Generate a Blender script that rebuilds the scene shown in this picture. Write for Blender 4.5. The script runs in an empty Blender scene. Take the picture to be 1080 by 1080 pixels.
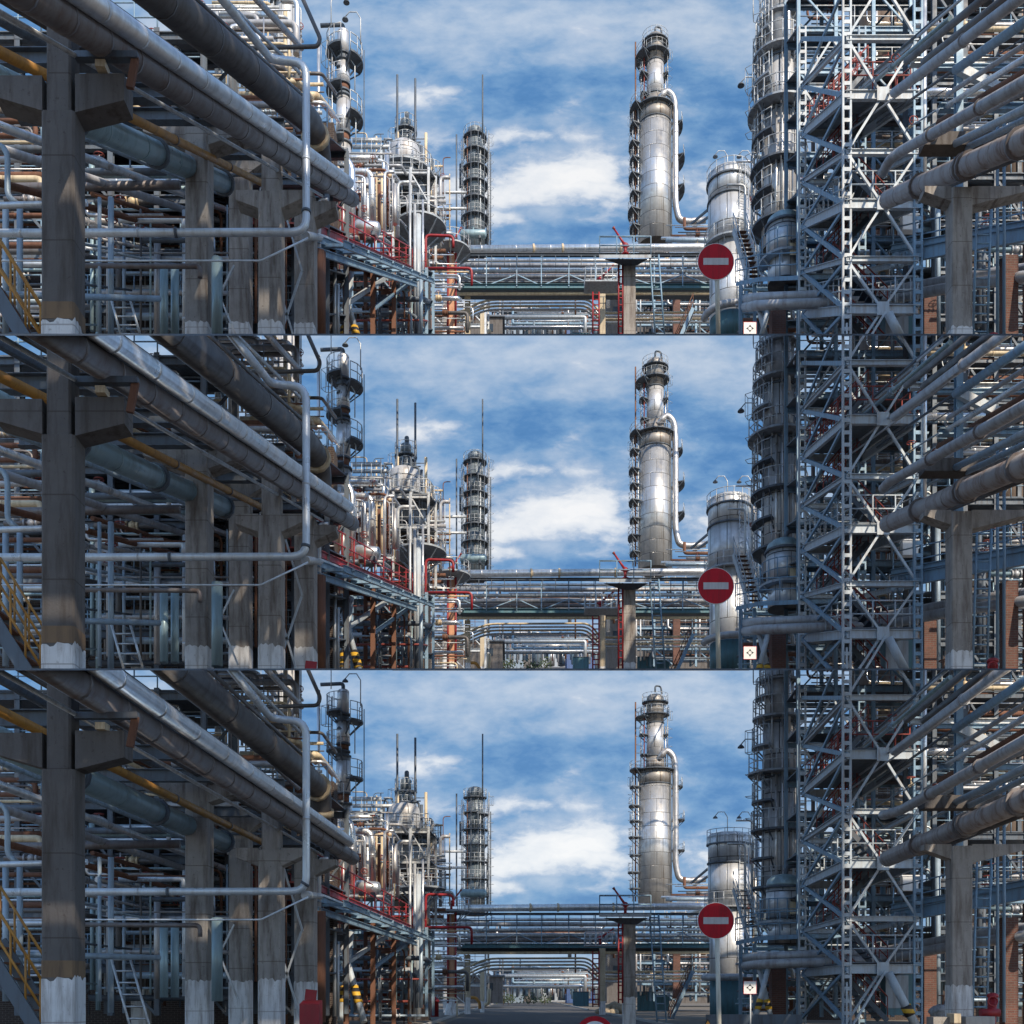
import bpy, bmesh, math, random
from mathutils import Vector, Matrix

S = bpy.context.scene
COL = S.collection
F = 1188.0            # focal length in photo pixels (photo is 1080 wide)
EYE = 1.6             # eye height above the lowest road
HZ = 344.0            # row of the eye level inside one panel
RD = 0.0505           # heading of the pipe racks

# three terraces of plant, one above the other: grade of each site and the rows between its own floor and the floor above
TIERS = [
    dict(word='top', g=(1050 - 355) / F, rt=None, rb=342.0),
    dict(word='middle', g=(1050 - 697) / F, rt=0.0, rb=353.0),
    dict(word='bottom', g=0.0, rt=0.0, rb=None),
]
G, RT, RB, WORD = 0.0, None, None, 'bottom'


def rad(a):
    return math.radians(a)


def P(px, r, Y):
    return Vector(((px - 540.0) * Y / F, Y, EYE + (HZ - r) * Y / F + G * Y))


def zr(r, Y):
    return EYE + (HZ - r) * Y / F + G * Y


def zbase(Y):
    return G * Y if RB is None else zr(RB, Y)


def rp(x0, ratio, px):
    """point of a line that runs along a rack, x0 metres beside its axis"""
    Y = x0 * F / (px - 600.0)
    return P(px, HZ - ratio * abs(px - 600.0), Y)


# ------------------------------------------------------------------ materials
MATS = {}


def _nodes(name):
    m = bpy.data.materials.new(name)
    m.use_nodes = True
    nt = m.node_tree
    b = nt.nodes['Principled BSDF']
    return m, nt, b


def N(nt, t, **kw):
    n = nt.nodes.new(t)
    for k, v in kw.items():
        setattr(n, k, v)
    return n


def noise(nt, vec, scale, detail=5, rough=.6):
    n = N(nt, 'ShaderNodeTexNoise')
    n.inputs['Scale'].default_value = scale
    n.inputs['Detail'].default_value = detail
    n.inputs['Roughness'].default_value = rough
    nt.links.new(vec, n.inputs['Vector'])
    return n.outputs['Fac']


def ramp(nt, fac, stops):
    n = N(nt, 'ShaderNodeValToRGB')
    e = n.color_ramp.elements
    while len(e) < len(stops):
        e.new(.5)
    for i, (p, c) in enumerate(stops):
        e[i].position = p
        e[i].color = (c, c, c, 1) if not hasattr(c, '__len__') else (*c, 1)
    nt.links.new(fac, n.inputs['Fac'])
    return n.outputs['Color']


def mixc(nt, fac, a, b, mode='MIX'):
    n = N(nt, 'ShaderNodeMix', data_type='RGBA', blend_type=mode)
    for sock, v in ((n.inputs[0], fac), (n.inputs[6], a), (n.inputs[7], b)):
        if hasattr(v, 'links'):
            nt.links.new(v, sock)
        elif hasattr(v, '__len__'):
            sock.default_value = (*v, 1)
        else:
            sock.default_value = v
    return n.outputs[2]


def mathn(nt, op, a, b=None, c=None):
    n = N(nt, 'ShaderNodeMath', operation=op)
    for i, v in enumerate((a, b, c)):
        if v is None:
            continue
        if hasattr(v, 'links'):
            nt.links.new(v, n.inputs[i])
        else:
            n.inputs[i].default_value = v
    return n.outputs[0]


def bump(nt, b, h, strength=.3, dist=.02):
    n = N(nt, 'ShaderNodeBump')
    n.inputs['Strength'].default_value = strength
    n.inputs['Distance'].default_value = dist
    nt.links.new(h, n.inputs['Height'])
    nt.links.new(n.outputs['Normal'], b.inputs['Normal'])


def surface(name, col, rough=.5, metal=0.0, var=.25, dirt=(.05, .035, .025), amt=.35, scale=3.0, bmp=.15, streak=True):
    m, nt, b = _nodes(name)
    tc = N(nt, 'ShaderNodeTexCoord').outputs['Object']
    lo = tuple(c * (1 - var) for c in col)
    hi = tuple(min(1, c * (1 + var)) for c in col)
    n1 = noise(nt, tc, scale)
    c = mixc(nt, n1, lo, hi)
    mp = N(nt, 'ShaderNodeMapping')
    nt.links.new(tc, mp.inputs['Vector'])
    mp.inputs['Scale'].default_value = (1, 1, .12 if streak else 1)
    n2 = noise(nt, mp.outputs['Vector'], scale * 2.3, 6, .7)
    d = ramp(nt, n2, [(.46, 0.0), (.7, min(.9, amt * 1.35))])
    c = mixc(nt, d, c, dirt)
    if name.startswith(('concrete', 'white')):
        sz = N(nt, 'ShaderNodeSeparateXYZ')
        nt.links.new(tc, sz.inputs[0])
        jn = mathn(nt, 'LESS_THAN', mathn(nt, 'FRACT', mathn(nt, 'MULTIPLY', sz.outputs[2], .83)), .018)
        c = mixc(nt, mathn(nt, 'MULTIPLY', jn, .6), c, dirt)
        n5 = noise(nt, tc, 14, 3)
        c = mixc(nt, ramp(nt, n5, [(.64, 0.0), (.7, .5)]), c, dirt)
    nt.links.new(c, b.inputs['Base Color'])
    n3 = noise(nt, tc, scale * 8)
    rr = ramp(nt, n1, [(.3, max(.05, rough - .12)), (.7, min(1, rough + .15))])
    nt.links.new(rr, b.inputs['Roughness'])
    b.inputs['Metallic'].default_value = metal
    bump(nt, b, n3, bmp, .01)
    if name.startswith('sign'):
        b.inputs['Specular IOR Level'].default_value = .3
    MATS[name] = m
    return m


def cladding(name, c1, c2, rough, metal, w=1.3, h=1.0, k=1.0, mortar=(.03, .03, .03), stain=None, bmp=.4):
    """sheet metal panels wrapped round a vertical vessel (angle, height)"""
    m, nt, b = _nodes(name)
    tc = N(nt, 'ShaderNodeTexCoord').outputs['Object']
    sx = N(nt, 'ShaderNodeSeparateXYZ')
    nt.links.new(tc, sx.inputs[0])
    ang = mathn(nt, 'ARCTAN2', sx.outputs[1], sx.outputs[0])
    u = mathn(nt, 'MULTIPLY', ang, k)
    cx = N(nt, 'ShaderNodeCombineXYZ')
    nt.links.new(u, cx.inputs[0])
    nt.links.new(sx.outputs[2], cx.inputs[1])
    br = N(nt, 'ShaderNodeTexBrick')
    nt.links.new(cx.outputs[0], br.inputs['Vector'])
    br.inputs['Color1'].default_value = (*c1, 1)
    br.inputs['Color2'].default_value = (*c2, 1)
    br.inputs['Mortar'].default_value = (*mortar, 1)
    br.inputs['Scale'].default_value = 1
    br.inputs['Mortar Size'].default_value = .035
    br.inputs['Mortar Smooth'].default_value = .3
    br.inputs['Brick Width'].default_value = w
    br.inputs['Row Height'].default_value = h
    n1 = noise(nt, tc, 1.6)
    col = mixc(nt, ramp(nt, n1, [(.35, 0.0), (.75, .55)]), br.outputs['Color'], tuple(x * .5 for x in c1))
    mp = N(nt, 'ShaderNodeMapping')
    nt.links.new(tc, mp.inputs['Vector'])
    mp.inputs['Scale'].default_value = (1, 1, .05)
    n2 = noise(nt, mp.outputs['Vector'], 2.6, 6, .7)
    col = mixc(nt, ramp(nt, n2, [(.52, 0.0), (.7, .6)]), col, stain or (.1, .08, .06))
    nt.links.new(col, b.inputs['Base Color'])
    nt.links.new(ramp(nt, n1, [(.3, max(.08, rough - .08)), (.7, rough + .2)]), b.inputs['Roughness'])
    b.inputs['Metallic'].default_value = metal
    inv = mathn(nt, 'SUBTRACT', 1.0, br.outputs['Fac'])
    n3 = noise(nt, tc, 2.2, 2)
    bump(nt, b, mathn(nt, 'MULTIPLY_ADD', n3, .5, inv), bmp, .03)
    MATS[name] = m


def brickwork(name, c1, c2):
    m, nt, b = _nodes(name)
    tc = N(nt, 'ShaderNodeTexCoord').outputs['Object']
    sx = N(nt, 'ShaderNodeSeparateXYZ')
    nt.links.new(tc, sx.inputs[0])
    cx = N(nt, 'ShaderNodeCombineXYZ')
    nt.links.new(mathn(nt, 'ADD', sx.outputs[0], sx.outputs[1]), cx.inputs[0])
    nt.links.new(sx.outputs[2], cx.inputs[1])
    br = N(nt, 'ShaderNodeTexBrick')
    nt.links.new(cx.outputs[0], br.inputs['Vector'])
    br.inputs['Color1'].default_value = (*c1, 1)
    br.inputs['Color2'].default_value = (*c2, 1)
    br.inputs['Mortar'].default_value = (.16, .14, .12, 1)
    br.inputs['Scale'].default_value = 1
    br.inputs['Mortar Size'].default_value = .008
    br.inputs['Brick Width'].default_value = .26
    br.inputs['Row Height'].default_value = .085
    n1 = noise(nt, tc, 1.2)
    col = mixc(nt, ramp(nt, n1, [(.4, 0.0), (.75, .6)]), br.outputs['Color'], (.04, .03, .025))
    nt.links.new(col, b.inputs['Base Color'])
    b.inputs['Roughness'].default_value = .9
    bump(nt, b, mathn(nt, 'SUBTRACT', 1.0, br.outputs['Fac']), .5, .01)
    MATS[name] = m


def striped(name):
    m, nt, b = _nodes(name)
    tc = N(nt, 'ShaderNodeTexCoord').outputs['Object']
    sx = N(nt, 'ShaderNodeSeparateXYZ')
    nt.links.new(tc, sx.inputs[0])
    f = mathn(nt, 'FRACT', mathn(nt, 'MULTIPLY', sx.outputs[2], 3.2))
    g = mathn(nt, 'GREATER_THAN', f, .5)
    n1 = noise(nt, tc, 6)
    c = mixc(nt, g, (.02, .02, .02), (.62, .36, .03))
    c = mixc(nt, ramp(nt, n1, [(.5, 0.0), (.7, .5)]), c, (.08, .05, .03))
    nt.links.new(c, b.inputs['Base Color'])
    b.inputs['Roughness'].default_value = .6
    MATS[name] = m


def make_materials():
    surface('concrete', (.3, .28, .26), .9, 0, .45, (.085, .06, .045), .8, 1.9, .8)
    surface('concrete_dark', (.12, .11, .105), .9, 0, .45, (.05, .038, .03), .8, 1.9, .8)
    surface('concrete_cream', (.5, .42, .3), .9, 0, .2, (.2, .15, .1), .5, 1.6, .4)
    surface('concrete_orange', (.55, .29, .17), .85, 0, .25, (.25, .08, .04), .5, 1.6, .3)
    surface('whitewash', (.66, .66, .66), .85, 0, .18, (.25, .22, .2), .8, 2.8, .7)
    surface('brown_stain', (.2, .13, .075), .9, 0, .3, (.07, .05, .04), .5, 3, .5)
    surface('silver', (.74, .75, .76), .36, .8, .15, (.3, .26, .22), .35, 1.8, .12)
    surface('silver_bright', (.85, .86, .87), .26, .9, .08, (.4, .4, .4), .25, 1.2, .08)
    surface('silver_dull', (.5, .5, .51), .42, .75, .2, (.2, .16, .13), .5, 2, .25)
    surface('galvanised', (.5, .53, .55), .45, .45, .2, (.16, .12, .09), .45, 2.2, .2)
    surface('pipe_grey', (.4, .41, .43), .45, .25, .2, (.14, .09, .07), .45, 1.8, .25)
    surface('pipe_dark', (.12, .115, .115), .5, .2, .3, (.05, .035, .03), .5, 1.6, .3)
    surface('pipe_brown', (.19, .175, .175), .5, .3, .3, (.1, .05, .03), .5, 1.8, .3)
    surface('pipe_teal', (.27, .38, .42), .38, .25, .2, (.1, .12, .12), .4, 1.4, .15)
    surface('pipe_blue', (.3, .39, .47), .45, .2, .2, (.12, .1, .09), .4, 2.4, .2)
    surface('pipe_cream', (.6, .5, .34), .6, .05, .2, (.25, .15, .07), .5, 2, .25)
    surface('yellow_paint', (.42, .2, .035), .5, 0, .2, (.16, .07, .02), .5, 2, .2)
    surface('red_paint', (.3, .012, .02), .5, 0, .2, (.14, .02, .015), .5, 2, .2)
    surface('red_dull', (.25, .045, .035), .65, 0, .3, (.09, .04, .03), .55, 2, .3)
    surface('steel_blue', (.2, .32, .43), .55, .1, .2, (.14, .09, .06), .4, 2.4, .2)
    surface('steel_pale', (.42, .48, .53), .55, .05, .15, (.24, .16, .1), .4, 2.2, .2)
    surface('steel_dark', (.1, .125, .155), .6, .2, .3, (.06, .04, .03), .5, 2.4, .25)
    surface('steel_teal', (.07, .17, .21), .55, .1, .2, (.06, .07, .06), .4, 2.2, .2)
    surface('rust', (.17, .08, .05), .85, .1, .35, (.08, .035, .02), .5, 2.6, .4)
    surface('vessel_brown', (.25, .19, .15), .6, .3, .25, (.1, .06, .04), .55, 1.2, .25)
    surface('vessel_blue', (.2, .26, .32), .5, .3, .25, (.12, .09, .08), .5, 1.4, .25)
    surface('dark_void', (.028, .024, .024), .95, 0, .4, (.015, .012, .012), .4, 1.2, .3)
    surface('canvas', (.3, .3, .31), .95, 0, .25, (.12, .1, .09), .5, 6, .6)
    surface('pipe_warm', (.36, .33, .32), .5, .2, .3, (.16, .08, .045), .75, 1.5, .3)
    surface('pipe_pale', (.6, .66, .72), .34, .35, .12, (.28, .25, .22), .35, 2, .12)
    surface('sign_bar', (.5, .48, .48), .6, 0, .1, (.3, .26, .24), .4, 6, .03)
    surface('sign_white', (.74, .74, .73), .6, 0, .04, (.5, .47, .42), .25, 3, .03)
    surface('sign_red', (.46, .006, .018), .55, 0, .22, (.12, .012, .014), .55, 3, .03)
    surface('black', (.015, .015, .015), .6, 0, .1, (.02, .02, .02), .1, 3, .05)
    surface('post_cream', (.6, .57, .48), .6, .05, .12, (.25, .2, .15), .5, 2.5, .15)
    surface('asphalt', (.07, .07, .072), .85, 0, .45, (.1, .095, .09), .5, .7, .6, False)
    surface('dirt', (.16, .14, .115), .95, 0, .35, (.08, .07, .055), .6, .5, .8, False)
    surface('gravel', (.36, .3, .22), .95, 0, .35, (.16, .13, .1), .6, 5, 1.0, False)
    surface('kerb_stone', (.4, .39, .37), .9, 0, .2, (.2, .18, .16), .4, 2, .4)
    surface('hill_green', (.06, .075, .05), .95, 0, .4, (.04, .05, .04), .5, .06, .4, False)
    surface('leaf', (.05, .075, .03), .8, 0, .5, (.03, .045, .02), .5, 3, .3, False)
    surface('plate_grey', (.3, .34, .38), .6, .2, .2, (.14, .1, .08), .5, 2, .2)
    surface('glass_dark', (.03, .04, .05), .1, 0, .3, (.02, .02, .02), .3, 1, .02)
    surface('blue_panel', (.05, .1, .24), .5, .1, .2, (.04, .04, .06), .4, 1, .15)
    surface('cast_cream', (.62, .5, .33), .55, .2, .2, (.3, .16, .07), .5, 3, .3)
    cladding('clad_tower', (.47, .48, .49), (.66, .67, .68), .36, .7, 2.0, 1.75, 2.5, mortar=(.07, .065, .06), stain=(.24, .2, .16), bmp=.7)
    cladding('clad_bright', (.68, .68, .69), (.8, .8, .81), .32, .55, .9, 1.4, .5, (.3, .3, .3), stain=(.5, .48, .45), bmp=.2)
    cladding('clad_top', (.3, .28, .26), (.42, .4, .37), .5, .5, 1.2, 1.6, 1.3, stain=(.22, .13, .07))
    cladding('clad_tank', (.6, .62, .65), (.72, .74, .76), .36, .5, 1.5, 2.6, 1.6)
    cladding('clad_small', (.62, .62, .62), (.74, .74, .74), .22, .9, .9, 1.1, .5)
    cladding('clad_grey', (.5, .51, .53), (.64, .65, .66), .42, .2, 1.2, 2.2, 1.0, stain=(.13, .09, .07))
    cladding('clad_far', (.14, .18, .21), (.2, .24, .27), .5, .4, 1.6, 1.7, 1.5)
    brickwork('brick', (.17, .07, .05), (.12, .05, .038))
    brickwork('brick_shaded', (.05, .03, .026), (.038, .025, .022))  # brick darkened in its colour to hold the shade behind the racks
    striped('hazard')


# ------------------------------------------------------------------ mesh building
class MB:
    def __init__(s):
        s.v, s.f, s.sm = [], [], []

    def _add(s, vs, fs, smooth=False):
        o = len(s.v)
        s.v += [Vector(v) for v in vs]
        for f in fs:
            s.f.append([i + o for i in f])
            s.sm.append(smooth)
        return s

    def hexa(s, p):
        """eight points: 0-3 bottom loop, 4-7 top loop"""
        return s._add(p, [(3, 2, 1, 0), (4, 5, 6, 7), (0, 1, 5, 4), (1, 2, 6, 5), (2, 3, 7, 6), (3, 0, 4, 7)])

    def box(s, c, sx, sy, sz, rz=0.0, ry=0.0, rx=0.0):
        m = Matrix.Rotation(rz, 3, 'Z') @ Matrix.Rotation(ry, 3, 'Y') @ Matrix.Rotation(rx, 3, 'X')
        c = Vector(c)
        q = []
        for z in (-.5, .5):
            for x, y in ((-.5, -.5), (.5, -.5), (.5, .5), (-.5, .5)):
                q.append(c + m @ Vector((x * sx, y * sy, z * sz)))
        return s.hexa(q)

    def prism(s, poly, a, b):
        """poly: offsets (Vectors) of the section round points a and b"""
        n = len(poly)
        a, b = Vector(a), Vector(b)
        vs = [a + p for p in poly] + [b + p for p in poly]
        fs = [tuple(range(n - 1, -1, -1)), tuple(range(n, 2 * n))]
        fs += [(i, (i + 1) % n, n + (i + 1) % n, n + i) for i in range(n)]
        return s._add(vs, fs)

    def axes(s, p, q, up=None):
        d = (q - p).normalized()
        u = Vector(up) if up else Vector((0, 0, 1))
        if abs(d.dot(u)) > .98:
            u = Vector((0, 1, 0))
        x = d.cross(u).normalized()
        return d, x, x.cross(d).normalized()

    def beam(s, p, q, w, h, up=None):
        p, q = Vector(p), Vector(q)
        d, x, y = s.axes(p, q, up)
        return s.prism([x * (-w / 2) + y * (-h / 2), x * (w / 2) + y * (-h / 2), x * (w / 2) + y * (h / 2), x * (-w / 2) + y * (h / 2)], p, q)

    def ibeam(s, p, q, w, h, t=.02, up=None):
        p, q = Vector(p), Vector(q)
        d, x, y = s.axes(p, q, up)
        a, b, e = w / 2, h / 2, t / 2
        pts = [(-a, -b), (a, -b), (a, -b + t), (e, -b + t), (e, b - t), (a, b - t), (a, b), (-a, b), (-a, b - t), (-e, b - t), (-e, -b + t), (-a, -b + t)]
        return s.prism([x * i + y * j for i, j in pts], p, q)

    def tube(s, pts, r, n=10, bands=0.0, bandr=1.05):
        pts = [Vector(p) for p in pts]
        clean = [pts[0]]
        for p in pts[1:]:
            if (p - clean[-1]).length > 1e-4:
                clean.append(p)
        pts = clean
        if len(pts) < 2:
            return s
        rr = r if hasattr(r, '__len__') else [r] * len(pts)
        if bands and len(pts) >= 2:
            for i in range(len(pts) - 1):
                a, b = pts[i], pts[i + 1]
                L = (b - a).length
                d = (b - a) / max(L, 1e-6)
                w = min(.035, bands * .06)
                for j in range(1, int(L / bands) + 1):
                    t = j * bands - bands * .5
                    s.tube([a + d * (t - w), a + d * (t + w)], rr[i] * (1.035 if bandr == 1.05 else bandr), n)
        d0 = (pts[1] - pts[0]).normalized()
        u = Vector((0, 0, 1)) if abs(d0.z) < .9 else Vector((0, 1, 0))
        x = d0.cross(u).normalized()
        vs = []
        for i, p in enumerate(pts):
            if i == 0:
                d = d0
            elif i == len(pts) - 1:
                d = (pts[i] - pts[i - 1]).normalized()
            else:
                d = ((pts[i] - pts[i - 1]).normalized() + (pts[i + 1] - pts[i]).normalized())
                d = d.normalized() if d.length > 1e-6 else (pts[i + 1] - pts[i]).normalized()
            x = (x - d * x.dot(d)).normalized()
            y = d.cross(x)
            for k in range(n):
                a = 2 * math.pi * k / n
                vs.append(p + (x * math.cos(a) + y * math.sin(a)) * rr[i])
        o = len(s.v)
        s.v += vs
        for i in range(len(pts) - 1):
            for k in range(n):
                s.f.append([o + i * n + k, o + i * n + (k + 1) % n, o + (i + 1) * n + (k + 1) % n, o + (i + 1) * n + k])
                s.sm.append(True)
        s.f.append([o + k for k in range(n - 1, -1, -1)])
        s.f.append([o + (len(pts) - 1) * n + k for k in range(n)])
        s.sm += [False, False]
        return s

    def revolve(s, c, prof, n=32, smooth=True):
        """prof: (radius, z) from the bottom to the top, z relative to c"""
        c = Vector(c)
        o = len(s.v)
        for R, z in prof:
            for k in range(n):
                a = 2 * math.pi * k / n
                s.v.append(c + Vector((R * math.cos(a), R * math.sin(a), z)))
        for i in range(len(prof) - 1):
            for k in range(n):
                s.f.append([o + i * n + k, o + i * n + (k + 1) % n, o + (i + 1) * n + (k + 1) % n, o + (i + 1) * n + k])
                s.sm.append(smooth)
        s.f.append([o + k for k in range(n - 1, -1, -1)])
        s.f.append([o + (len(prof) - 1) * n + k for k in range(n)])
        s.sm += [False, False]
        return s

    def arcdeck(s, c, ri, ro, a0, a1, t, n=None):
        c = Vector(c)
        full = a1 - a0 >= 359.9
        n = n or max(3, int((a1 - a0) / 12))
        m = n if full else n + 1
        o = len(s.v)
        for k in range(m):
            a = rad(a0 + (a1 - a0) * k / n)
            e = Vector((math.cos(a), math.sin(a), 0))
            for R, z in ((ri, 0), (ro, 0), (ro, t), (ri, t)):
                s.v.append(c + e * R + Vector((0, 0, z)))
        for k in range(n):
            i, j = o + k * 4, o + ((k + 1) % m) * 4
            for q in range(4):
                s.f.append([i + q, j + q, j + (q + 1) % 4, i + (q + 1) % 4])
                s.sm.append(False)
        if not full:
            s.f.append([o, o + 1, o + 2, o + 3])
            e = o + (m - 1) * 4
            s.f.append([e + 3, e + 2, e + 1, e])
            s.sm += [False, False]
        return s

    def rails(s, pts, h=1.05, r=.025, step=1.2, mid=2, closed=False):
        """railing along a line of floor points"""
        pts = [Vector(p) for p in pts]
        if closed:
            pts = pts + [pts[0]]
        up = Vector((0, 0, 1))
        for k in range(1, mid + 1):
            s.tube([p + up * h * k / mid for p in pts], r, 5)
        for i in range(len(pts) - 1):
            a, b = pts[i], pts[i + 1]
            n = max(1, int((b - a).length / step + .5))
            for k in range(n + (1 if i == len(pts) - 2 else 0)):
                p = a.lerp(b, k / n)
                s.tube([p, p + up * h], r, 5)
        return s

    def ladder(s, p, q, w, side, step=.32, r=.025):
        p, q, side = Vector(p), Vector(q), Vector(side).normalized()
        for e in (-w / 2, w / 2):
            s.tube([p + side * e, q + side * e], r * 1.3, 5)
        n = max(2, int((q - p).length / step))
        for k in range(n):
            c = p.lerp(q, (k + .5) / n)
            s.tube([c - side * w / 2, c + side * w / 2], r, 4)
        return s

    def sphere(s, c, r, sx=1, sy=1, sz=1, n=14):
        prof = []
        for i in range(n // 2 + 1):
            a = -math.pi / 2 + math.pi * i / (n // 2)
            prof.append((max(.001, r * math.cos(a)), r * math.sin(a)))
        o = len(s.v)
        s.revolve((0, 0, 0), prof, n)
        c = Vector(c)
        for i in range(o, len(s.v)):
            v = s.v[i]
            s.v[i] = c + Vector((v.x * sx, v.y * sy, v.z * sz))
        return s


def bend(pts, R, n=4):
    pts = [Vector(p) for p in pts]
    out = [pts[0]]
    for i in range(1, len(pts) - 1):
        a, b, c = pts[i - 1], pts[i], pts[i + 1]
        l1, l2 = (b - a).length, (c - b).length
        k = min(R, l1 * .45, l2 * .45)
        s, e = b + (a - b) / l1 * k, b + (c - b) / l2 * k
        for j in range(n + 1):
            t = j / n
            out.append((s * (1 - t) + b * t) * (1 - t) + (b * (1 - t) + e * t) * t)
    out.append(pts[-1])
    return out


def row_of(v):
    return HZ - F * ((v.z - EYE) / max(v.y, .1) - G)


def make_mesh(name, mb, mname, origin):
    """mesh data relative to origin; whatever runs into the floor below or the floor above is cut off flush with it"""
    if not mb.v:
        return None
    rows = [row_of(v) for v in mb.v]
    lo, hi = min(rows), max(rows)
    if (RB is not None and lo >= RB) or (RT is not None and hi <= RT):
        return None
    me = bpy.data.meshes.new(name)
    me.from_pydata([v - origin for v in mb.v], [], mb.f)
    for p, sm in zip(me.polygons, mb.sm):
        p.use_smooth = sm
    cuts = []
    if RB is not None and hi > RB:
        cuts.append((RB, -1))
    if RT is not None and lo < RT:
        cuts.append((RT, 1))
    bm = bmesh.new()
    bm.from_mesh(me)
    eye = Vector((0, 0, EYE)) - origin
    for rr, sgn in cuts:
        sl = (HZ - rr) / F + G
        no = Vector((0, -sl, 1)).normalized()
        geom = bm.verts[:] + bm.edges[:] + bm.faces[:]
        res = bmesh.ops.bisect_plane(bm, geom=geom, dist=1e-5, plane_co=eye, plane_no=no, clear_inner=sgn < 0, clear_outer=sgn > 0)
        ed = [e for e in res['geom_cut'] if isinstance(e, bmesh.types.BMEdge)]
        if ed and len(ed) < 400:
            try:
                bmesh.ops.holes_fill(bm, edges=ed, sides=0)
            except Exception:
                pass
    bmesh.ops.recalc_face_normals(bm, faces=bm.faces[:])
    ok = len(bm.faces) > 0
    bm.to_mesh(me)
    bm.free()
    if not ok:
        bpy.data.meshes.remove(me)
        return None
    me.materials.append(MATS[mname])
    return me


def lab(text):
    return f"{text} in the {WORD} panel"


class T:
    """a thing: an Empty at its base that parents its parts"""

    def __init__(s, name, label, cat, base, group=None):
        o = bpy.data.objects.new(name, None)
        o.empty_display_size = .2
        COL.objects.link(o)
        s.o, s.org = o, Vector(base)
        o.location = s.org
        o['label'] = lab(label)
        o['category'] = cat
        o['kind'] = 'thing'
        o['group'] = group or (cat + 's in the three panels')
        s.n = 0

    def part(s, name, mb, mat, parent=None, label=None):
        me = make_mesh(name, mb, mat, s.org)
        if me is None:
            return None
        ob = bpy.data.objects.new(name, me)
        COL.objects.link(ob)
        ob.parent = parent or s.o
        if label:
            ob['label'] = label
        s.n += 1
        return ob

    def done(s):
        if s.n == 0:
            bpy.data.objects.remove(s.o)
            return None
        return s.o


def single(name, label, cat, mb, mat, group=None, kind=None):
    """a thing that is one mesh"""
    if not mb.v:
        return None
    z = min(v.z for v in mb.v)
    c = Vector((sum(v.x for v in mb.v) / len(mb.v), sum(v.y for v in mb.v) / len(mb.v), z))
    me = make_mesh(name, mb, mat, c)
    if me is None:
        return None
    o = bpy.data.objects.new(name, me)
    o.location = c
    COL.objects.link(o)
    if kind:
        o['kind'] = kind
        if kind == 'structure':
            return o
    o['label'] = lab(label)
    o['category'] = cat
    o['kind'] = 'thing'
    o['group'] = group or (cat + 's in the three panels')
    return o


def flange(mb, c, d, r, t=.05):
    c, d = Vector(c), Vector(d).normalized()
    mb.tube([c - d * t, c + d * t], r, 12)


def pipe(name, label, pts, r, mat, R=.35, bands=0.0, flanges=(), fmat=None, n=12, group=None):
    """a pipe run; flanges are given as fractions along the run"""
    path = bend(pts, R) if len(pts) > 2 else [Vector(p) for p in pts]
    if not flanges:
        return single(name, label, 'pipe', MB().tube(path, r, n, bands), mat, group)
    base = min(path, key=lambda p: p.z)
    t = T(name, label, 'pipe', base, group)
    t.part('pipe_body', MB().tube(path, r, n, bands), mat)
    seg = [(path[i + 1] - path[i]).length for i in range(len(path) - 1)]
    L = sum(seg)
    for f in flanges:
        d = f * L
        for i, l in enumerate(seg):
            if d <= l or i == len(seg) - 1:
                p = path[i].lerp(path[i + 1], min(1, d / l))
                m = MB()
                flange(m, p, path[i + 1] - path[i], r * 1.25, max(.03, r * .25))
                t.part('flange', m, fmat or mat)
                break
            d -= l
    return t.done()


# ------------------------------------------------------------------ things
def chamfer(w, d, c=.03):
    a, b = w / 2, d / 2
    return [Vector(p) for p in ((-a + c, -b, 0), (a - c, -b, 0), (a, -b + c, 0), (a, b - c, 0), (a - c, b, 0), (-a + c, b, 0), (-a, b - c, 0), (-a, -b + c, 0))]


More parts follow.
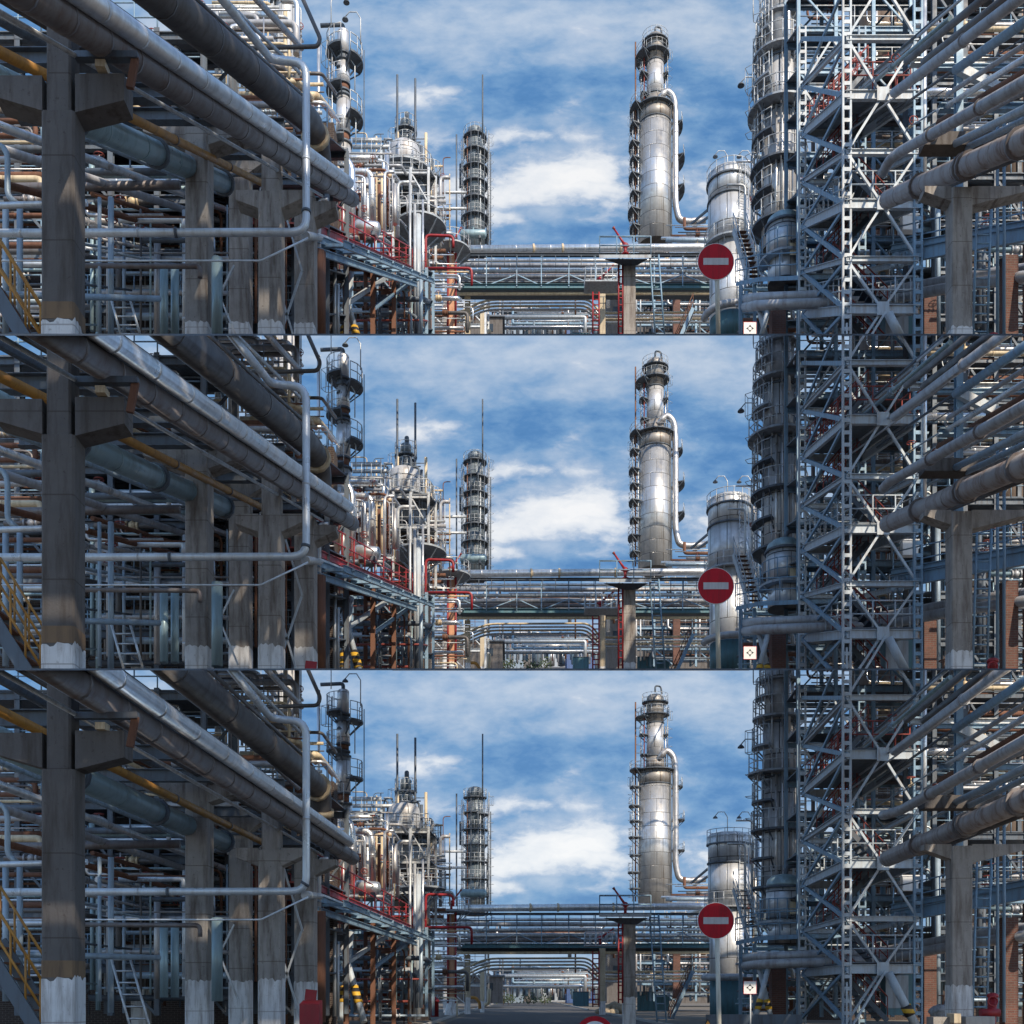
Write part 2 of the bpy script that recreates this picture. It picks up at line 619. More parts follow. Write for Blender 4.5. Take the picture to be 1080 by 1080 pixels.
def concrete_column(label, px0, px1, Y, rtop, rwhite, depth=None, brackets=(), mat='concrete', base='whitewash', upper=None, stain=False, rbot=None):
    w = (px1 - px0) * Y / F
    depth = depth or w
    cx = ((px0 + px1) / 2 - 540) * Y / F
    c = Vector((cx, Y + depth / 2, 0))
    zb = zbase(Y + depth / 2)
    t = T('concrete_column', label, 'column', (c.x, c.y, zb), 'concrete columns under the pipework')
    zt, zw = zr(rtop, Y), zr(rwhite, Y)
    t.part('shaft', MB().prism(chamfer(w, depth), Vector((c.x, c.y, G * Y - .28)), Vector((c.x, c.y, zt))), mat)
    pm = MB()
    poly = chamfer(w + .012, depth + .012)
    q = random.Random(int(px0 * 7))
    ring = []
    for a, b in zip(poly, poly[1:] + poly[:1]):
        k = max(1, int((b - a).length / .05))
        ring += [a.lerp(b, i / k) for i in range(k)]
    n = len(ring)
    js = [q.choice((0, 0, 0, -.02, .02, -.05, .03)) + q.uniform(-.012, .012) for _ in ring]
    cc = Vector((c.x, c.y, 0))
    pm._add([cc + v + Vector((0, 0, G * Y - .3)) for v in ring] + [cc + v + Vector((0, 0, zw + z)) for v, z in zip(ring, js)] + [cc + v * .97 + Vector((0, 0, zw + z)) for v, z in zip(ring, js)],
            [(i, (i + 1) % n, n + (i + 1) % n, n + i) for i in range(n)] + [(n + i, n + (i + 1) % n, 2 * n + (i + 1) % n, 2 * n + i) for i in range(n)])
    t.part('painted_base', pm, base)
    if stain:
        t.part('stained_band', MB().prism(chamfer(w + .008, depth + .008), Vector((c.x, c.y, zw + .002)), Vector((c.x, c.y, zr(stain, Y)))), 'brown_stain')
    if upper:
        u0, u1, ur = upper
        t.part('upper_shaft', MB().prism(chamfer((u1 - u0) * Y / F, depth * .8), Vector((((u0 + u1) / 2 - 540) * Y / F, c.y, zt)), Vector((((u0 + u1) / 2 - 540) * Y / F, c.y, zr(ur, Y)))), mat)
    for (pi, pe, r0, r1in, r1out) in brackets:
        xi, xe = (pi - 540) * Y / F, (pe - 540) * Y / F
        y0, y1 = Y + .04, Y + depth - .04
        m = MB()
        q = [(xi, zr(r1in, Y)), (xe, zr(r1out, Y)), (xe, zr(r0, Y)), (xi, zr(r0, Y))]
        if xe < xi:
            q = [q[1], q[0], q[3], q[2]]
        m.hexa([(q[0][0], y0, q[0][1]), (q[1][0], y0, q[1][1]), (q[1][0], y1, q[1][1]), (q[0][0], y1, q[0][1]),
                (q[3][0], y0, q[3][1]), (q[2][0], y0, q[2][1]), (q[2][0], y1, q[2][1]), (q[3][0], y1, q[3][1])])
        t.part('bracket', m, mat)
    return t.done()


def ring_points(c, R, a0, a1, n):
    return [c + Vector((R * math.cos(rad(a0 + (a1 - a0) * k / n)), R * math.sin(rad(a0 + (a1 - a0) * k / n)), 0)) for k in range(n + 1)]


def platform_parts(t, c, ri, ro, a0, a1, dmat='steel_dark', rmat='galvanised', h=1.05, rr=.028, parent=None, knees=True):
    m = MB().arcdeck(c, ri, ro, a0, a1, .12)
    if knees:
        k = max(2, int((a1 - a0) / 45))
        for i in range(k + 1):
            a = rad(a0 + (a1 - a0) * (i + .02) / (k + .04))
            e = Vector((math.cos(a), math.sin(a), 0))
            m.beam(c + e * ri + Vector((0, 0, -(ro - ri) * .9)), c + e * (ro - .05), .07, .07)
    d = t.part('platform', m, dmat, parent)
    if d:
        n = max(4, int((a1 - a0) / 22))
        t.part('railing', MB().rails(ring_points(c + Vector((0, 0, .12)), ro - .05, a0, a1, n), h, rr, 1.0), rmat, d)
    return d


def tower(name, label, px, Y, segs, plats, rbot, top=None, ladder=None, risers=(), group='process columns with ringed platforms', lamps=()):
    """segs: (row top, row bottom, half width px, material[, half width px at the top]); plats: (row, outer half px, from deg, to deg)"""
    s = Y / F
    c0 = P(px, rbot, Y)
    t = T(name, label, 'column vessel', (c0.x, c0.y, max(c0.z, zbase(Y))), group)
    rad_at = lambda r: next((h * s for (a, b, h, *_) in segs if a <= r <= b), segs[-1][2] * s)
    for i, sg in enumerate(segs):
        r0, r1, h, mat = sg[:4]
        ht = sg[4] if len(sg) > 4 else h
        z0, z1 = zr(r1, Y), zr(r0, Y)
        prof = [(h * s, 0), (ht * s, z1 - z0)]
        if i == 0:
            R = ht * s
            e = .35 if ht > 20 else 1.0
            prof += [(R * .93, z1 - z0 + R * .22 * e), (R * .7, z1 - z0 + R * .42 * e), (R * .35, z1 - z0 + R * .52 * e), (.02, z1 - z0 + R * .55 * e)]
        t.part('shell' if i else 'head_section', MB().revolve((c0.x, c0.y, z0), prof, 40), mat)
        if i:
            t.part('joint_ring', MB().revolve((c0.x, c0.y, z1 - .06), [(ht * s + .09, 0), (ht * s + .09, .12)], 40), 'steel_dark')
    for pl in plats:
        r, ho, a0, a1 = pl[:4]
        platform_parts(t, Vector((c0.x, c0.y, zr(r, Y))), rad_at(r) + .02, ho * s, a0, a1, *(pl[4:] or ('steel_dark', 'galvanised')))
    if ladder:
        for (a, ra, rb, R) in ladder:
            e = Vector((math.cos(rad(a)), math.sin(rad(a)), 0))
            side = Vector((-e.y, e.x, 0))
            p, q = Vector((c0.x, c0.y, zr(rb, Y))) + e * R * s, Vector((c0.x, c0.y, zr(ra, Y))) + e * R * s
            l = t.part('ladder', MB().ladder(p, q, .5, side, .4, .03), 'galvanised')
            m = MB()
            n = max(2, int((q.z - p.z) / 1.1))
            for k in range(n):
                c = p.lerp(q, (k + .5) / n)
                m.tube([c + side * .32, c + side * .35 + e * .35, c + e * .65, c - side * .35 + e * .35, c - side * .32], .022, 4)
            if k:
                for o in (side * .35 + e * .35, e * .65, e * .35 - side * .35):
                    m.tube([c + o - Vector((0, 0, (q.z - p.z) / n)), c + o], .018, 4)
            if l:
                t.part('safety_cage', m, 'galvanised', l)
    for (a, R, ra, rb, w, mat) in risers:
        e = Vector((math.cos(rad(a)), math.sin(rad(a)), 0)) * R * s
        t.part('riser_pipe', MB().tube([Vector((c0.x, c0.y, zr(rb, Y))) + e, Vector((c0.x, c0.y, zr(ra, Y))) + e], w * s, 10, 1.6), mat)
    if top:
        t.part('top_nozzle', MB().tube(bend([Vector((c0.x + dx * s, c0.y, zr(r, Y))) for dx, r in top], .5), .12, 8), 'steel_dark')
    for (dx, r, hook) in lamps:
        a = Vector((c0.x + dx * s, c0.y - .3, zr(r, Y)))
        q = [a, a + Vector((0, 0, 1.6)), a + Vector((hook * .25, 0, 2.0)), a + Vector((hook * .7, 0, 2.0)), a + Vector((hook * .95, 0, 1.7))]
        l = t.part('lamp_arm', MB().tube(q, .035, 6), 'galvanised')
        if l:
            t.part('lamp_head', MB().revolve(q[-1] - Vector((0, 0, .2)), [(.2, 0), (.17, .08), (.05, .2)], 12), 'steel_dark', l)
    return t.done()


def bank(label, kind, px0, px1, r0, r1, Y0, Y1, n, seed, mats, rmin=.04, rmax=.12, valves=2):
    """a bank of process pipes that belongs together, with its valves"""
    q = random.Random(seed)
    mid = P((px0 + px1) / 2, r1, (Y0 + Y1) / 2)
    t = T('pipe_bank', label, 'pipes', (mid.x, mid.y, max(mid.z, zbase(mid.y))), 'banks of process pipes')
    spots = []
    n = int(n * 1.7)
    valves = int(valves * 1.7)
    for i in range(n):
        Y = q.uniform(Y0, Y1)
        w = rmin * .55 + (rmax - rmin * .55) * q.random() ** 1.8
        if kind == 'level':
            r = r0 + (r1 - r0) * (i + q.uniform(.1, .9)) / n
            a = q.uniform(px0, px0 + (px1 - px0) * .35)
            b = q.uniform(px1 - (px1 - px0) * .35, px1)
            pts = [P(a, r, Y), P(b, r, Y)]
            z = q.random()
            if z < .3:
                pts.append(P(b, min(r1 + 25, r + q.uniform(10, 45)), Y))
            elif z < .5:
                pts.insert(0, P(a, max(r0 - 10, r - q.uniform(8, 30)), Y))
            elif z < .65:
                pts.append(P(b, r, Y) + Vector((0, 4, 4 * G)))
            spots.append((pts[0].lerp(pts[1], q.uniform(.2, .8)), Vector((1, 0, 0)), w))
        elif kind == 'upright':
            px = px0 + (px1 - px0) * (i + q.uniform(.1, .9)) / n
            a = q.uniform(r0, r0 + (r1 - r0) * .3)
            b = q.uniform(r1 - (r1 - r0) * .2, r1)
            pts = [P(px, b, Y), P(px, a, Y)]
            if q.random() < .6:
                pts.append(P(px + q.choice((-1, 1)) * q.uniform(6, 22), a, Y))
            spots.append((pts[0].lerp(pts[1], q.uniform(.2, .8)), Vector((0, 0, 1)), w))
        else:
            px = q.uniform(px0, px1)
            r = r0 + (r1 - r0) * (i + q.uniform(.1, .9)) / n
            x0 = (px - 600) * Y0 / F
            k = (HZ - r) / max(abs(px - 600), 1)
            pe = 600 + x0 * F / Y1
            pts = [rp(x0, k, px), rp(x0, k, pe)]
            spots.append((pts[0].lerp(pts[1], q.uniform(.2, .8)), (pts[1] - pts[0]).normalized(), w))
        m = q.choice(mats)
        t.part('pipe', MB().tube(bend(pts, .3, 3), w, 9, q.choice((0, 0, 1.1))), m)
    for (c, d, w) in q.sample(spots, min(valves, len(spots))):
        m = MB()
        flange(m, c - d * .18, d, w * 1.7, .03)
        flange(m, c + d * .18, d, w * 1.7, .03)
        m.sphere(c, w * 1.6)
        out = Vector((0, -1, 0)) if abs(d.z) > .5 else Vector((0, 0, 1))
        m.tube([c, c + out * (w * 2 + .22)], .025, 6)
        v = t.part('valve', m, q.choice(['pipe_grey', 'cast_cream', 'rust', 'pipe_blue']))
        if v:
            cc = c + out * (w * 2 + .22)
            hx = Vector((1, 0, 0)) if abs(out.x) < .5 else Vector((0, 1, 0))
            hy = out.cross(hx)
            mm = MB().tube([cc + (hx * math.cos(k * .5236) + hy * math.sin(k * .5236)) * .16 for k in range(13)], .018, 5)
            mm.tube([cc - hx * .16, cc + hx * .16], .014, 4).tube([cc - hy * .16, cc + hy * .16], .014, 4)
            t.part('handwheel', mm, 'red_dull', v)
    return t.done()


def hoarding(name, label, cat, pts, mat, group=None):
    return single(name, label, cat, MB().tube(pts, .05), mat, group)


def rk(x0, h, Y):
    """point beside the rack axis: x0 metres aside, h metres above the eye level of its terrace"""
    return Vector((x0 + RD * Y, Y, EYE + h + G * Y))


def rack_pipe(name, label, x0, ratio, pa, pb, r, mat, bands=0.0, flanges=(), fmat=None, tail=None):
    pts = [rp(x0, ratio, pa), rp(x0, ratio, pb)]
    if tail:
        pts += [pts[-1] + Vector(d) for d in tail]
    return pipe(name, label, pts, r, mat, .5, bands, flanges, fmat, 14, 'pipes lying lengthwise on the racks')


def cross_beam(label, Y, pa, pb, r, h=.3, mat='steel_dark'):
    return single('cross_beam', label, 'beam', MB().ibeam(P(pa, r, Y), P(pb, r, Y), .22, h), mat, 'cross beams of the racks')


def strut(label, p, q, w, mat, name='brace'):
    return single(name, label, 'brace', MB().beam(p, q, w, w), mat, 'diagonal braces')


def stripe_strut(label, p, q, r):
    t = T('leaning_strut', label, 'strut', min(p, q, key=lambda v: v.z), 'leaning struts with striped bands')
    t.part('tube', MB().tube([p, q], r, 12), 'steel_pale')
    t.part('hazard_band', MB().tube([p.lerp(q, .62), p.lerp(q, .80)], r * 1.25, 12), 'hazard')
    return t.done()


def staircase(label, p, q, w, across, rail='yellow_paint', side='steel_blue'):
    """flight from p (foot) to q (top)"""
    p, q, a = Vector(p), Vector(q), Vector(across).normalized()
    t = T('staircase', label, 'stairs', p, 'steel staircases')
    for e in (-w / 2, w / 2):
        t.part('stringer', MB().beam(p + a * e, q + a * e, .06, .24), side)
    n = max(3, int((q.z - p.z - G * (q.y - p.y)) / .24))
    m = MB()
    d = (q - p)
    f = Vector((d.x, d.y, 0)).normalized()
    for k in range(n):
        c = p.lerp(q, (k + .5) / n)
        m.hexa([c - a * w / 2 - f * .12, c + a * w / 2 - f * .12, c + a * w / 2 + f * .12, c - a * w / 2 + f * .12] +
               [v + Vector((0, 0, .03)) for v in (c - a * w / 2 - f * .12, c + a * w / 2 - f * .12, c + a * w / 2 + f * .12, c - a * w / 2 + f * .12)])
    t.part('treads', m, 'rust')
    for e in (-w / 2, w / 2):
        m = MB()
        for h in (.5, 1.0):
            m.tube([p + a * e + Vector((0, 0, h)), q + a * e + Vector((0, 0, h))], .025, 6)
        for k in range(5):
            c = p.lerp(q, k / 4) + a * e
            m.tube([c, c + Vector((0, 0, 1.0))], .022, 5)
        t.part('handrail', m, rail)
    return t.done()


def fire_monitor(name, label, base, s=1.0, aim=(-.5, 0, .85)):
    """red water cannon on its stand"""
    b = Vector(base)
    t = T(name, label, 'water cannon', b, 'red water cannons on the platforms')
    t.part('stand', MB().tube([b, b + Vector((0, 0, .55 * s))], .1 * s, 10).revolve(b, [(.25 * s, 0), (.25 * s, .05 * s)], 14), 'red_paint')
    c = b + Vector((0, 0, .6 * s))
    t.part('swivel', MB().sphere(c, .2 * s).tube([c - Vector((.28 * s, 0, 0)), c + Vector((.28 * s, 0, 0))], .07 * s, 8), 'red_paint')
    a = Vector(aim).normalized()
    bb = t.part('barrel', MB().tube([c, c + a * .5 * s, c + a * 1.25 * s], [.1 * s, .075 * s, .06 * s], 10), 'red_paint')
    if bb:
        t.part('nozzle', MB().tube([c + a * 1.25 * s, c + a * 1.42 * s], [.07 * s, .1 * s], 10), 'red_dull', bb)
    return t.done()


def drum(name, label, a, b, R, mat, saddle=True):
    """horizontal vessel with domed ends between a and b"""
    a, b = Vector(a), Vector(b)
    d = (b - a).normalized()
    low = min(a, b, key=lambda v: v.z) - Vector((0, 0, R * 1.3))
    t = T(name, label, 'vessel', low, 'horizontal drums and vessels')
    t.part('shell', MB().tube([a - d * R * .5, a - d * R * .42, a - d * R * .25, a, b, b + d * R * .25, b + d * R * .42, b + d * R * .5], [R * .15, R * .5, R * .85, R, R, R * .85, R * .5, R * .15], 24), mat)
    if saddle:
        for f in (.2, .8):
            c = a.lerp(b, f)
            t.part('saddle', MB().box(c - Vector((0, 0, R * 1.0)), .2, R * 1.5, R * .6), 'steel_dark')
    m = MB()
    c = a.lerp(b, .5) + Vector((0, 0, R))
    m.tube([c - Vector((0, 0, .05)), c + Vector((0, 0, R * .4))], R * .25, 10)
    flange(m, c + Vector((0, 0, R * .42)), Vector((0, 0, 1)), R * .36, .03)
    t.part('nozzle', m, mat)
    return t.done()


def pole(name, label, px, r0, r1, Y, r, mat, cat='post', n=8, group=None):
    return single(name, label, cat, MB().tube([P(px, r1, Y), P(px, r0, Y)], r, n), mat, group)


# ------------------------------------------------------------------ west side: the rack on concrete columns
def build_left():
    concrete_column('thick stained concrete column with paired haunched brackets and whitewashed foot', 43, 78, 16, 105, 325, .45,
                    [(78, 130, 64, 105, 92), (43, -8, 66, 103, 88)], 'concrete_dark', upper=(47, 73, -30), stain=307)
    concrete_column('grey concrete column standing past the leaning steel ladder', 195, 219, 28, 116, 328, .6, [(219, 262, 116, 140, 126), (195, 150, 116, 140, 126)], 'concrete')
    concrete_column('slim concrete column half hidden behind crossed bracing rods', 241, 262, 34, 150, 328, .6, [(262, 276, 150, 170, 160), (241, 222, 150, 170, 160)], 'concrete')
    concrete_column('concrete column with stepped narrower top, passed by the silver pipe', 272, 296, 27, 190, 327, .55, [(296, 320, 188, 207, 196), (272, 248, 188, 207, 198)], 'concrete', upper=(275, 294, 148))
    concrete_column('concrete column beside the red fire box and rusty steel post', 310, 331, 31, 190, 330, .6, [(331, 354, 200, 217, 206)], 'concrete')
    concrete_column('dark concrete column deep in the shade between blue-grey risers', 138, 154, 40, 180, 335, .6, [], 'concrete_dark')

    for a in ((20, -40, 150, 52, 'dark cross beam directly behind the bracketed column'), (23, -40, 190, 88, 'dark cross beam under the yellow pipe'),
              (27, 20, 240, 112, 'dark cross beam carrying the teal pipe'), (30, 120, 300, 122, 'dark cross beam below the big dark pipe end'),
              (33, 170, 318, 150, 'deep dark cross beam on the stepped column')):
        cross_beam(a[4], *a[:4])
    # hangers of the silver pair at the near bracket
    t = T('pipe_bracket', 'dark steel pipe bracket hanging on the near column beam', 'bracket', P(100, 64, 16))
    t.part('arm', MB().beam(P(80, 49, 16), P(146, 49, 16), .12, .09), 'steel_dark')
    t.part('hook', MB().beam(P(143, 50, 16), P(137, 82, 16), .1, .06), 'rust')
    t.part('yellow_shoe', MB().box(P(108, 61, 16.05), .14, .2, .1), 'cast_cream')
    t.done()

    # pipes that lie along the rack
    rack_pipe('insulated_pipe', 'brownish clad pipe, lower of the twin pair running along the rack', -6.62, .635, -60, 372, .21, 'pipe_brown', 1.3)
    rack_pipe('insulated_pipe', 'bright silver pipe, upper of the twin pair running along the rack', -6.35, .70, -40, 368, .15, 'silver', 1.6)
    rack_pipe('large_pipe', 'very thick dark brown pipe descending along the rack towards the riser', -8.0, .833, 60, 328, .36, 'pipe_dark', 3.4, (.985, .93), 'cast_cream', ((.1, 1.2, -.1), (.0, 1.6, -1.0)))
    rack_pipe('dark_pipe', 'slim dark pipe between the big dark pipe and silver pair', -7.6, .711, 20, 298, .13, 'pipe_dark')
    rack_pipe('yellow_pipe', 'ochre yellow gas pipe running along the rack', -9.0, .50, -40, 277, .09, 'yellow_paint', 0, (.3, .55, .8), 'pipe_brown')
    rack_pipe('teal_pipe', 'thick teal grey pipe under the yellow pipe', -9.5, .445, -40, 236, .255, 'pipe_teal', 2.4, (.3, .62, .995), 'steel_dark')
    for (nm, lb, x0, k, a, b, r, mt) in (
            ('dark_pipe', 'dark pipe close above the yellow pipe', -8.9, .60, -40, 292, .1, 'pipe_dark'),
            ('dark_pipe', 'dark brown pipe deep behind the silver pair', -10.4, .63, -40, 285, .12, 'pipe_brown'),
            ('conduit', 'thin galvanised conduit above the big dark pipe', -8.6, .98, 120, 316, .05, 'galvanised'),
            ('conduit', 'thin dark conduit tight along the top of the big dark pipe', -8.0, .905, 100, 318, .05, 'pipe_dark'),
            ('grey_pipe', 'mid grey pipe high over the rack beside the conduit', -9.6, 1.08, 150, 318, .1, 'pipe_grey'),
            ('silver_pipe', 'silver pipe low in the rack under the teal pipe', -11.5, .37, -40, 242, .09, 'silver'),
            ('grey_pipe', 'grey pipe low in the rack nearly level with the teal pipe', -12.4, .33, -40, 255, .1, 'pipe_grey'),
            ('rusty_pipe', 'rust brown pipe lowest in the rack', -12.8, .27, -40, 268, .08, 'rust'),
            ('blue_pipe', 'blue-grey pipe between teal pipe and silver pipe', -11.0, .41, -40, 228, .06, 'pipe_blue'),
            ('dark_pipe', 'dark pipe in the gloom above the ochre pipe, hung from beams', -11.6, .56, -40, 270, .14, 'steel_dark'),
            ('conduit', 'pale thin conduit under the silver pair', -7.0, .57, -20, 340, .035, 'galvanised')):
        rack_pipe(nm, lb, x0, k, a, b, r, mt)

    # the bright silver line: level run, riser, and the way back along the rack
    pipe('silver_pipe', 'polished silver pipe with level run, tall riser and top elbow',
         [P(-40, 235, 25), P(323, 234, 25), P(323, 55, 25), P(286, 52, 25), P(228, -20, 20.5)], .085, 'pipe_pale', .32, 2.6, (.28, .47), 'steel_dark', 16)
    pipe('silver_pipe', 'silver pipe receding from the riser foot under the walkway', [P(322, 238, 25.3), rk(-8.35, 3.35, 38), rk(-8.35, 3.3, 62)], .1, 'galvanised', .4)
    for (lb, pts, r, mt) in (
            ('thin white pipe crossing the columns, kinked upward at its end', [P(-40, 264, 24.5), P(275, 264, 24.5), P(325, 240, 24.5)], .02, 'pipe_pale'),
            ('brownish pipe crossing below the thin white pipe', [P(70, 269, 26), P(211, 270, 26), P(211, 282, 26)], .055, 'pipe_brown'),
            ('dark blue pipe crossing low behind the near column', [P(-40, 299, 20), P(168, 304, 24)], .06, 'pipe_blue'),
            ('silver pipe behind the near column sloping slightly down', [P(-40, 207, 19), P(92, 203, 19)], .05, 'pipe_pale'),
            ('thick brown pipe crossing above the silver level run', [P(-40, 188, 30), P(190, 184, 30)], .11, 'pipe_brown'),
            ('grey pipe with small bend beside the stair top', [P(-30, 141, 22), P(8, 141, 22), P(8, 196, 22), P(20, 205, 22)], .055, 'pipe_blue'),
            ('grey pipe level across the rack above the brown pipe', [P(-40, 158, 28), P(105, 156, 28), P(118, 166, 28)], .07, 'pipe_grey')):
        pipe('process_pipe', lb, pts, r, mt, .06 if r < .025 else .3)
    for i, (px, r0, r1, w, mt, lb) in enumerate(((105, 198, 350, .045, 'pipe_blue', 'thin blue-grey riser past the near column'),
                                                 (117, 198, 362, .07, 'pipe_blue', 'thicker blue-grey riser beside the thin riser'),
                                                 (173, 272, 346, .1, 'pipe_teal', 'teal riser, first of the pair by the ladder'),
                                                 (184.5, 272, 346, .1, 'pipe_teal', 'teal riser, second of the pair by the ladder'),
                                                 (6, 205, 350, .075, 'pipe_blue', 'blue-grey riser at the picture edge by the stairs'),
                                                 (21, 205, 345, .075, 'pipe_blue', 'blue-grey riser crossing the stair handrail'),
                                                 (229, 262, 350, .14, 'pipe_teal', 'wide teal riser behind the crossed rods'))):
        pole('riser_pipe', lb, px, r0, r1, 26 + i * .3, w, mt, 'pipe', 10)
    # X bracing
    for (a, b, c, d, Y, lb) in ((219, 326, 247, 269, 32, 'thin bracing rod leaning to the slim column'), (222, 278, 251, 348, 32, 'thin bracing rod leaning away from the slim column'),
                                (297, 338, 318, 276, 29, 'bracing rod rising beside the red fire box'), (296, 298, 318, 372, 29, 'bracing rod falling beside the red fire box'),
                                (298, 205, 319, 276, 29, 'upper bracing rod under the silver riser elbow')):
        strut(lb, P(a, b, Y), P(c, d, Y), .05, 'galvanised')
    staircase('steel staircase with yellow handrail at the picture edge', P(52, 385, 20), P(-10, 286, 20), .75, (0, 1, 0), 'yellow_paint', 'steel_dark')
    l = MB().ladder(P(147, 375, 24), P(126, 300, 25), .42, (1, 0, 0), .3, .022)
    single('ladder', 'leaning grey steel ladder in front of the dark wall', 'ladder', l, 'galvanised', 'ladders')

    # red fire box
    c = P(326, 358, 26)
    t = T('fire_box', 'red sheet metal fire box with its lid raised', 'fire box', (c.x, c.y, zbase(26)))
    w = .45
    z0, z1, z2 = G * 26 + .55, zr(349, 26), zr(353, 26)
    t.part('cabinet', MB().hexa([(c.x - w / 2, 26, z0), (c.x + w / 2, 26, z0), (c.x + w / 2, 26.5, z0), (c.x - w / 2, 26.5, z0), (c.x - w / 2, 26, z2), (c.x + w / 2, 26, z2), (c.x + w / 2, 26.5, z1), (c.x - w / 2, 26.5, z1)]), 'red_paint')
    t.part('lid', MB().box((c.x - .05, 26.5, z1 + .12), w * .6, .03, .26, ry=.12), 'red_paint')
    for e in (-1, 1):
        t.part('leg', MB().box((c.x + e * .18, 26.25, (z0 + G * 26) / 2), .06, .3, .55), 'steel_dark')
    t.done()

    # facade behind the rack
    t = T('brick_building', 'shade-darkened brick building behind the pipe rack', 'building', (-16, 46, G * 46), 'buildings in the three panels')
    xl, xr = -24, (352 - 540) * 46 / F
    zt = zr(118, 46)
    t.part('wall', MB().hexa([(xl, 46, G * 46 - 1), (xr, 46, G * 46 - 1), (xr, 47, G * 46 - 1), (xl, 47, G * 46 - 1), (xl, 46, zt), (xr, 46, zt), (xr, 47, zt), (xl, 47, zt)]), 'brick_shaded')
    for px in (30, 95, 165, 225, 300):
        for (a, b) in ((215, 250), (285, 330)):
            q0, q1 = P(px - 12, b, 45.98), P(px + 12, a, 45.98)
            f = t.part('window', MB().box(((q0.x + q1.x) / 2, 45.97, (q0.z + q1.z) / 2), q1.x - q0.x, .05, q1.z - q0.z), 'dark_void')
            if f:
                t.part('glazing_bar', MB().box(((q0.x + q1.x) / 2, 45.93, (q0.z + q1.z) / 2), .06, .05, q1.z - q0.z).box(((q0.x + q1.x) / 2, 45.93, (q0.z + q1.z) / 2), q1.x - q0.x, .05, .06), 'steel_dark', f)
    t.done()
    for a in ((-24.0, -9.0, 'low'),):
        Y0, Y1, h = (38, 44, 5.2) if a[2] == 'low' else (30, 42, 9.5)
        m = MB()
        for k in range(7):
            y = Y0 + (Y1 - Y0) * k / 6
            m.ibeam(rk(a[0], h, y), rk(a[1], h, y), .15, .25)
        m.hexa([rk(a[0], h + .13, Y0), rk(a[1], h + .13, Y0), rk(a[1], h + .13, Y1), rk(a[0], h + .13, Y1),
                rk(a[0], h + .17, Y0), rk(a[1], h + .17, Y0), rk(a[1], h + .17, Y1), rk(a[0], h + .17, Y1)])
        single('service_floor', 'dark plated service floor inside the rack', 'floor', m, 'steel_dark')

    # dim clutter inside and behind the rack
    cool = ['pipe_blue', 'pipe_grey', 'pipe_pale', 'steel_dark', 'steel_dark', 'pipe_teal', 'silver_dull', 'pipe_dark', 'rust']
    warm = ['pipe_brown', 'rust', 'steel_dark', 'pipe_dark', 'rust', 'galvanised', 'pipe_grey', 'silver_dull', 'pipe_cream']
    bank('bank of level grey pipes beside the near column top', 'level', -20, 60, 100, 200, 30, 40, 12, 11, warm)
    bank('bank of level blue-grey pipes low behind the stairs', 'level', -20, 90, 205, 345, 30, 40, 14, 12, cool)
    bank('bank of level pipes just past the near column', 'level', 85, 215, 165, 235, 32, 42, 14, 13, cool, valves=4)
    bank('bank of level pipes behind the teal risers', 'level', 90, 270, 240, 350, 34, 44, 16, 14, cool, valves=4)
    bank('cluster of upright pipes behind the ladder', 'upright', 90, 200, 190, 365, 34, 43, 12, 15, cool)
    bank('cluster of upright pipes between the slim columns', 'upright', 215, 345, 180, 365, 34, 44, 14, 16, cool)
    bank('tangle of level pipes under the silver pair', 'level', 130, 300, 95, 190, 32, 42, 18, 17, warm, valves=5)
    bank('sheaf of lengthwise pipes high in the rack shade', 'along', 40, 170, 20, 120, 28, 44, 9, 18, warm, .04, .09)
    bank('sheaf of lengthwise pipes low in the rack shade', 'along', 40, 150, 190, 260, 32, 44, 6, 19, cool, .04, .09)
    bank('tangle of level pipes above the big dark pipe', 'level', 180, 318, -10, 60, 40, 52, 14, 20, ['silver', 'galvanised', 'pipe_cream', 'pipe_grey', 'pipe_dark'], .05, .13, 4)
    bank('cluster of upright pipes above the big dark pipe', 'upright', 225, 320, -15, 100, 42, 54, 10, 21, ['silver', 'galvanised', 'pipe_cream', 'pipe_grey'], .05, .12, 3)
    bank('tangle of level pipes at the far end of the dark pipe', 'level', 235, 345, 60, 135, 40, 50, 16, 22, ['pipe_cream', 'silver', 'rust', 'galvanised', 'pipe_dark'], .05, .14, 5)
    bright = ['silver', 'silver_bright', 'pipe_pale', 'galvanised', 'pipe_cream', 'pipe_blue', 'rust']
    bank('bright tangle of level pipes above the stairs', 'level', -20, 130, 95, 205, 40, 45, 18, 61, bright, .03, .1, 6)
    bank('bright cluster of upright pipes above the stairs', 'upright', -20, 200, 80, 200, 41, 45, 14, 62, bright, .03, .09, 3)
    bank('bright tangle of thin level pipes behind the slim columns', 'level', 120, 330, 150, 300, 40, 45, 20, 63, bright, .03, .08, 6)
    bank('fine bright level pipes glimpsed over the ochre pipe', 'level', 60, 250, 30, 110, 38, 45, 14, 64, bright, .03, .08, 4)
    steel_frame('dark blue steel frame filling the bay behind the near column', -30, 215, 20, 365, 38, 5, 6, 'steel_dark', 3.5, 'steel_blue', .18)
    steel_frame('dark blue steel frame behind the slim columns', 205, 345, 130, 365, 40, 4, 5, 'steel_dark', 3.5, 'steel_blue', .16)
    # tall grey vessel seen over the rack
    tower('process_column', 'broad grey clad vessel rising behind the rack pipes', 301, 62, [(-60, 200, 10.5, 'clad_grey')], [(-5, 16, 100, 260), (60, 16, 60, 280)], 200, ladder=((200, -20, 120, 13),))


